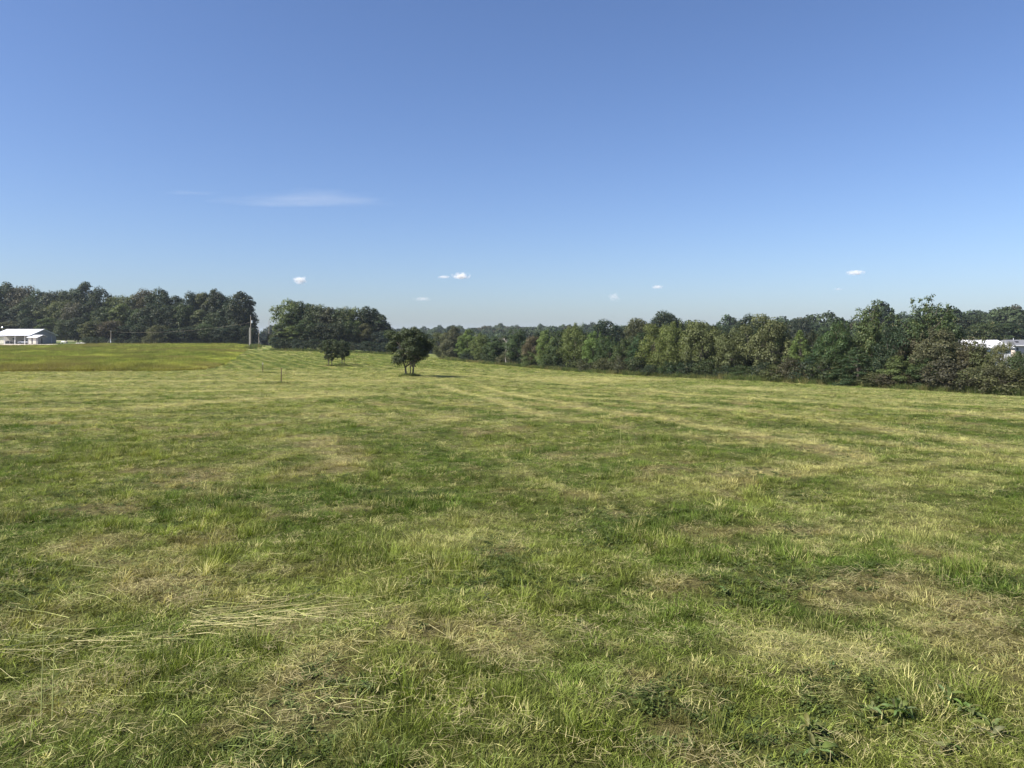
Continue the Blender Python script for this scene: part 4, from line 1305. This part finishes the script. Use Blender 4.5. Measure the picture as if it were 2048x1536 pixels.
# small things beside the drive
mb = MB(); x = PX(149.7, 240)
tag(MB().tube([(0, 0, 0), (0, 0, .45), (0, 0, .5)], [.1, .1, .04], 8).build('marker_post', M_WHITE, None, (x, 240, HZ(x, 240))), 'short white marker post beside the drive', 'post')
x = PX(132.5, 262)
tag(MB().tube([(0, 0, 0), (0, 0, .5), (0, 0, .75)], [.45, .45, .15], 10).build('well_cover', M_CONC, None, (x, 262, HZ(x, 262))), 'pale rounded well cover on the lawn edge right of the house', 'well cover')
x = PX(125, 258)
bch = thing('garden_bench', (x, 258, HZ(x, 258)), 'small white garden bench right of the house', 'bench')
MB().box(-.6, .6, -.2, .2, .4, .46).build('seat', M_WHITE, bch); MB().box(-.6, .6, .2, .25, .5, .9).build('backrest', M_WHITE, bch)
MB().box(-.55, -.47, -.18, .18, 0, .398).build('leg', M_WHITE, bch); MB().box(.47, .55, -.18, .18, 0, .398).build('leg', M_WHITE, bch)
r = random.Random(4)
places = ['leftmost in the row by the drive', 'second in the row', 'third in the row', 'middle of the row', 'fifth in the row', 'sixth in the row', 'rightmost in the row by the drive']
for k in range(7):
    yy = 256 + r.random() * 2; x = PX(154 + k * 4.2 + r.random(), yy)
    mb = MB(); s = .3 + .25 * r.random()
    mb.tube([(0, 0, -.05), (0, 0, s * .45), (.05, 0, s * .8)], [s, s * .9, s * .4], 7)
    tag(mb.build('boulder', M_STONE, None, (x, yy, HZ(x, yy))), 'pale boulder, ' + places[k], 'boulder', 'boulders along the drive')
x = PX(148, 244.5)
tag(MB().box(-5.2, 5.2, -.12, .12, 0, .36).build('timber_edging', M_DARK, None, (x, 244.5, HZ(x, 244.5))), 'long low dark timber edging along the drive', 'edging')
tree(174, 256, 664, 22, 'hedge', DG, 'small yard tree with thin pale trunk at the drive end', name='tree', group=None, vi=2)

# ------------------------------------------------------------------ houses behind the hedgerow (right)
def siding(parent, x0, x1, y0, z0, z1, step=.22, mat=None):
    k = 0
    z = z0
    while z < z1 - .02:
        zz = min(z + step, z1)
        MB().prism([(x0, y0 - .012, z), (x0, y0 - .002, zz - .006), (x0, y0 + .02, zz - .006), (x0, y0 + .02, z)], (x1 - x0, 0, 0)).build('clapboard', mat or M_WHITE, parent)
        z = zz


YW = 119.6
gz0 = HZ(PX(1950, YW), YW)
x0, x1 = 73.2, 79.9
wb = thing('white_building', (x0, YW, gz0), 'white clapboard building with bright white metal roof behind the hedgerow', 'building')
R0, E0 = PZ(680, YW + 4.4) - gz0, PZ(695, YW) - gz0
wd = x1 - x0
wall = MB().box(.1, wd - .1, .35, 8.4, 0, E0 - .05).build('wall', M_WHITE, wb)
siding(wall, .1, wd - .1, .349, .3, E0 - .12)
MB().prism([(.0, .3, E0 - .1), (.0, 8.5, E0 - .1), (.0, 4.4, R0 - .12)], (.1, 0, 0)).build('gable', M_PALESH, wb)
rf = MB().prism([(-.3, 0, E0), (-.3, 4.4, R0), (-.3, 8.8, E0), (-.3, 8.8, E0 - .12), (-.3, 4.4, R0 - .12), (-.3, 0, E0 - .12)], (wd + .6, 0, 0)).build('roof', M_ROOFW, wb)
for k in range(15):
    xx = -.28 + k * (wd + .5) / 14
    MB().prism([(xx, .01, E0 + .004), (xx, 4.39, R0 + .002), (xx, 4.39, R0 + .03), (xx, .01, E0 + .03)], (.03, 0, 0)).build('seam', M_ROOFW, rf)
MB().prism([(-.34, -.02, E0 + .02), (-.34, 4.4, R0 + .02), (-.34, 8.82, E0 + .02), (-.34, 8.82, E0 - .16), (-.34, 4.4, R0 - .18), (-.34, -.02, E0 - .16)], (.038, 0, 0)).build('bargeboard', M_WHITE, wb)
wf = MB().box(3.0, 4.0, .26, .33, 1.2, 2.5).build('window', M_WHITE, wb); MB().box(3.1, 3.9, .24, .258, 1.3, 2.4).build('pane', M_GLASS, wf)

gh_ = thing('grey_roofed_house', (66.0, 122, HZ(69, 122)), 'grey shingled low wing running left from the white building', 'house')
zb = HZ(69, 122)
rid = PZ(686, 128) - zb; ev = PZ(706, 122) - zb
MB().box(.3, 7.0, .4, 11, 0, ev - .05).build('wall', M_GREY, gh_)
MB().prism([(0, -.2, ev), (0, 6, rid), (0, 12, ev), (0, 12, ev - .15), (0, 6, rid - .15), (0, -.2, ev - .15)], (7.1, 0, 0)).build('roof', M_PALESH, gh_)
MB().box(.0, 7.1, 5.9, 6.1, rid - .01, rid + .07).build('ridge_cap', M_WHITE, gh_)

YH = 150.0
hx0 = PX(2029, YH)
zb = HZ(hx0 + 4, YH)
bh = thing('beige_house', (hx0, YH, zb), 'beige-sided house with grey roof at the right edge behind the hedgerow', 'house')
ev = PZ(690, YH) - zb; rid = PZ(679.5, YH + 3.5) - zb
wl = 14
wall = MB().box(0, wl, 0, 7, 0, ev - .02).build('wall', flat('beige_siding', (0.55, 0.48, 0.42), .7, scale=2, var=.06), bh)
siding(wall, .01, wl - .01, -.001, ev - 3.0, ev - .1, .25, wall.data.materials[0])
roofx = PX(2019, YH) - hx0
rf = MB()
rf.poly([(roofx, -.5, ev), (wl + .5, -.5, ev), (wl + .5, 3.5, rid), (roofx + 1.2, 3.5, rid)]); rf.poly([(roofx, 7.5, ev), (roofx, -.5, ev), (roofx + 1.2, 3.5, rid)]); rf.poly([(wl + .5, 7.5, ev), (roofx, 7.5, ev), (roofx + 1.2, 3.5, rid), (wl + .5, 3.5, rid)])
rf.poly([(wl + .5, -.5, ev), (wl + .5, 7.5, ev), (wl + .5, 3.5, rid)]).poly([(roofx, -.5, ev), (roofx, 7.5, ev), (wl + .5, 7.5, ev), (wl + .5, -.5, ev)])
rf = rf.build('roof', M_SHINGLE, bh)
MB().box(1.2, 1.7, 1.3, 1.8, ev + .45, ev + .75).build('vent', M_DARK, rf)
MB().tube([(2.0, 3.3, rid - .1), (2.0, 3.3, rid + .35)], .07, 7).build('flue_pipe', M_GALV, rf)
MB().box(roofx, wl + .5, -.62, -.503, ev - .18, ev + .01).build('gutter', M_WHITE, bh)
wx = PX(2031, YH) - hx0
wf = MB().box(wx, wx + .62, -.08, -.02, ev - 1.65, ev - .45).build('window', M_WHITE, bh)
MB().box(wx + .06, wx + .56, -.1, -.082, ev - 1.02, ev - .51).build('pane', M_GLASS, wf); MB().box(wx + .06, wx + .56, -.1, -.082, ev - 1.6, ev - 1.08).build('pane', M_GLASS, wf)

# ------------------------------------------------------------------ foreground plants
r = random.Random(12)
REEDS = [MB(), MB(), MB()]
def reed(u, v, du, dv, rad=.003):
    ax, ay = G(u, v); bx, by = G(u + du, v + dv)
    mb = REEDS[r.choice((0, 0, 1, 1, 1, 2))]
    a = Vector((ax, ay, HZ(ax, ay) + .012 + r.random() * .04)); b = Vector((bx, by, HZ(bx, by) + .008 + r.random() * .045))
    m = a.lerp(b, .5) + Vector((r.gauss(0, .012), r.gauss(0, .02), -.004 + r.random() * .014))
    mb.tube([a, a.lerp(m, .5), m, m.lerp(b, .5), b], [rad, rad, rad * .9, rad * .7, rad * .3], 4)
for k in range(110):
    u0 = 370 + r.random() * 260; v0 = 1238 + r.gauss(0, 17) + (u0 - 400) * -.05
    reed(u0, v0, 30 + r.random() ** 2 * 170, -3 - r.random() * 18 + r.gauss(0, 15), .0007 + r.random() * .0016)
for k in range(80):
    u0 = -20 + r.random() * 330; v0 = 1302 - u0 * .08 + r.gauss(0, 20)
    reed(u0, v0, 20 + r.random() ** 2 * 130, -5 - r.random() * 10 + r.gauss(0, 13), .0006 + r.random() * .0012)
for k in range(420):
    u0 = r.random() * 1050 - 40; v0 = 1105 + r.random() * 380
    reed(u0, v0, r.gauss(0, 38), r.gauss(0, 12), .0005 + r.random() * .0009)
for k, (c_, nm_) in enumerate([((.36, .39, .11), 'swath of pale green cut stems lying at lower left'), ((.42, .38, .17), 'straw coloured cut stems tangled in the same swath'), ((.20, .22, .07), 'duller green cut stems under the pale ones')]):
    tag(REEDS[k].build('cut_reeds', flat('cut_stem_%d' % k, c_, .6, scale=9, var=.4)), nm_, None, kind='stuff')


def leaf_mesh(L, W, seed, wav=.1):
    r = random.Random(seed)
    V, Q = [], []
    n = 8
    for i in range(n + 1):
        t = i / n
        w = W * math.sin(math.pi * min(1, t * .93 + .05)) ** .8 * (1 - .3 * t)
        z = L * (.28 * math.sin(t * 2.0) - .25 * t * t) + r.gauss(0, wav * W)
        for j, sgn in enumerate((-1, -.5, 0, .5, 1)):
            V.append((t * L, sgn * w / 2, z + abs(sgn) * w * .22 + r.gauss(0, .03 * W)))
    for i in range(n):
        for j in range(4):
            a = i * 5 + j
            Q.append((a, a + 5, a + 6, a + 1))
    V = np.array(V)
    return mesh_np('leaf', V, np.array(Q), M_WEED, {'bc': np.tile([[r.random(), r.random() * .8, .5]], (len(V), 1))}, smooth=True)


LV = [leaf_mesh(.15, .062, 1), leaf_mesh(.13, .05, 2), leaf_mesh(.10, .06, 3), leaf_mesh(.17, .045, 4)]


def weed(u, v, nl, s, label, tint=(0.105, 0.135, 0.045), flatn=.15, hgt=.035):
    s = s * .62; nl = nl + 4
    x, y = G(u, v); z = HZ(x, y)
    t = thing('broadleaf_weed', (x, y, z), label, 'weed', 'broadleaf weeds in the foreground grass')
    mb = MB(); mb.tube([(0, 0, -.02), (.003, .002, hgt), (0, 0, hgt + .03)], [.004, .003, .002], 6); mb.build('stem', M_STEM, t)
    for k in range(nl):
        o = obj('leaf', LV[random.randrange(4)], t)
        o.location = (random.gauss(0, .02 * s), random.gauss(0, .02 * s), hgt * random.uniform(.5, 1.4))
        o.rotation_euler = (random.gauss(0, .3), random.gauss(-flatn, .3), k * 2.4 + random.gauss(0, .3))
        q_ = s * random.uniform(.6, 1.1); o.scale = (q_, q_, q_)
        o.color = (*[c * random.uniform(.8, 1.25) for c in tint], 1)


weed(1745, 1432, 8, .75, 'broad-leaved weed with a round pale leaf, left of the flattened clump')
weed(1800, 1432, 9, .9, 'flattened dock-like weed in the middle of the lower right clump')
weed(1895, 1402, 8, .95, 'large-leaved weed lying over at the top of the lower right clump')
weed(1940, 1430, 7, .8, 'broad-leaved weed at the right end of the clump')
weed(1620, 1470, 10, .6, 'upright bushy weed with small leaves at the bottom right')
weed(1640, 1515, 6, .9, 'pale broad-leaved weed at the bottom edge of the view')
weed(1985, 1465, 5, .8, 'weed with long leaves by the bare patch at lower right')
weed(1660, 1350, 5, .55, 'single low weed above the flattened clump', (0.10, .13, .05))
weed(735, 1412, 7, .5, 'small leafy weed near the bottom centre', (0.085, .12, .04))
weed(1160, 1255, 6, .5, 'dark small weed in the middle of the foreground', (0.085, .11, .035))
weed(975, 1205, 6, .45, 'dark weed in a hollow of the centre foreground', (0.07, .09, .03))
weed(345, 1285, 7, .5, 'grey-green leafy weed below the cut stems', (0.10, .12, .05))
weed(1900, 1500, 6, .7, 'low broad weed right of the bottom bare patch')
weed(1450, 1195, 5, .5, 'low weed among taller grass right of centre')
for (u, v, hh, lab) in [(82, 1445, .36, 'left of two thin dead stalks standing at lower left'), (104, 1450, .33, 'right of two thin dead stalks standing at lower left'), (1240, 905, .4, 'thin grass stalk standing above the mown grass right of centre')]:
    x, y = G(u, v)
    mb = MB(); mb.tube([(0, 0, -.02), (.004, 0, hh * .5), (.012, 0, hh)], [.0028, .002, .001], 5)
    for k in range(5): mb.tube([(.004, 0, hh * (.3 + .12 * k)), (.03 * (-1) ** k, .01, hh * (.36 + .12 * k))], [.001, .0005], 3)
    tag(mb.build('dry_stalk', M_REED, None, (x, y, HZ(x, y))), lab, 'stalk', 'dry standing stalks')

# ------------------------------------------------------------------ clouds (volumes, far off)
def cloud(u, v, wpx, hpx, dens, label, seed, Y=7000.0, wisp=False):
    r = gr(seed)
    sc = Y / F
    W2, H2 = wpx / 2 * sc, hpx / 2 * sc
    me = bpy.data.meshes.new('cloud')
    import bmesh
    bm = bmesh.new()
    bmesh.ops.create_icosphere(bm, subdivisions=3, radius=1.0)
    for vv in bm.verts:
        vv.co.x *= W2; vv.co.z *= H2; vv.co.y *= min(W2, H2 * 3)
    bm.to_mesh(me); bm.free()
    m, nt, out = nmat('cloud_' + str(seed))
    L = nt.links.new
    tc = N(nt, 'ShaderNodeTexCoord')
    mp = N(nt, 'ShaderNodeVectorMath', operation='DIVIDE'); mp.inputs[1].default_value = (W2, min(W2, H2 * 3), H2)
    L(tc.outputs['Object'], mp.inputs[0])
    ln = N(nt, 'ShaderNodeVectorMath', operation='LENGTH'); L(mp.outputs[0], ln.inputs[0])
    nz = N(nt, 'ShaderNodeTexNoise', ins={'Scale': (1.6 if not wisp else 1.0) / H2, 'Detail': 6.0, 'Roughness': .6, 'Distortion': .3 if wisp else .15})
    off = N(nt, 'ShaderNodeVectorMath', operation='MULTIPLY_ADD'); off.inputs[1].default_value = (.13 if wisp else .8, 1, 1); off.inputs[2].default_value = (seed * 77.0, 0, 0)
    L(tc.outputs['Object'], off.inputs[0]); L(off.outputs[0], nz.inputs['Vector'])
    a = N(nt, 'ShaderNodeMath', operation='MULTIPLY_ADD'); a.inputs[1].default_value = -1.0; a.inputs[2].default_value = 0.92
    L(ln.outputs['Value'], a.inputs[0])                                  # 0.92 - r
    b = N(nt, 'ShaderNodeMath', operation='MULTIPLY_ADD'); b.inputs[1].default_value = 2.6; b.inputs[2].default_value = -1.55
    L(nz.outputs[0], b.inputs[0])
    c = N(nt, 'ShaderNodeMath', operation='ADD'); L(a.outputs[0], c.inputs[0]); L(b.outputs[0], c.inputs[1])
    d = N(nt, 'ShaderNodeMath', operation='MULTIPLY', use_clamp=False); d.inputs[1].default_value = dens
    e = N(nt, 'ShaderNodeMath', operation='MAXIMUM'); e.inputs[1].default_value = 0
    L(c.outputs[0], e.inputs[0]); L(e.outputs[0], d.inputs[0])
    pv = N(nt, 'ShaderNodeVolumePrincipled'); pv.inputs['Color'].default_value = (.98, .98, .98, 1); pv.inputs['Anisotropy'].default_value = 0.0
    L(d.outputs[0], pv.inputs['Density'])
    L(pv.outputs[0], out.inputs['Volume'])
    m.cycles.homogeneous_volume = False
    me.materials.append(m)
    o = obj('cloud', me, None, (PX(u, Y), Y, PZ(v, Y)))
    tag(o, label, 'cloud', 'small clouds low in the sky')


cloud(600, 561, 34, 22, .05, 'small white puff of cloud above the round clump', 1)
cloud(922, 552, 44, 18, .06, 'brightest little cloud, right one of the touching pair', 2)
cloud(888, 554, 32, 8, .06, 'flat thin cloud just left of the brightest one', 3)
cloud(1711, 545, 44, 14, .05, 'flat white cloud at the right side of the sky', 4)
cloud(1315, 574, 28, 10, .05, 'tiny flat white cloud right of centre', 5)
cloud(1229, 594, 32, 24, .012, 'very faint torn cloud above the hedgerow dip', 6)
cloud(845, 598, 48, 12, .012, 'very faint flat cloud above the lone tree', 7)
cloud(1676, 578, 26, 8, .014, 'tiny faint cloud below the flat right-hand one', 8)
cloud(640, 397, 480, 44, .0013, 'long faint cirrus wisp on the left half of the sky', 9, wisp=True)
cloud(385, 386, 150, 12, .0022, 'short thin trail left of the cirrus wisp', 10, wisp=True)

# ------------------------------------------------------------------ air
m, nt, out = nmat('haze')
pv = N(nt, 'ShaderNodeVolumePrincipled'); pv.inputs['Color'].default_value = (.72, .82, .95, 1); pv.inputs['Density'].default_value = 0.00012
nt.links.new(pv.outputs[0], out.inputs['Volume'])
m.cycles.homogeneous_volume = True
hz_o = MB().box(-6700, 6700, -6700, 6900, -44, 34).build('haze', m)
tag(hz_o, 'thin bluish summer haze over the far wooded ridges', kind='stuff')
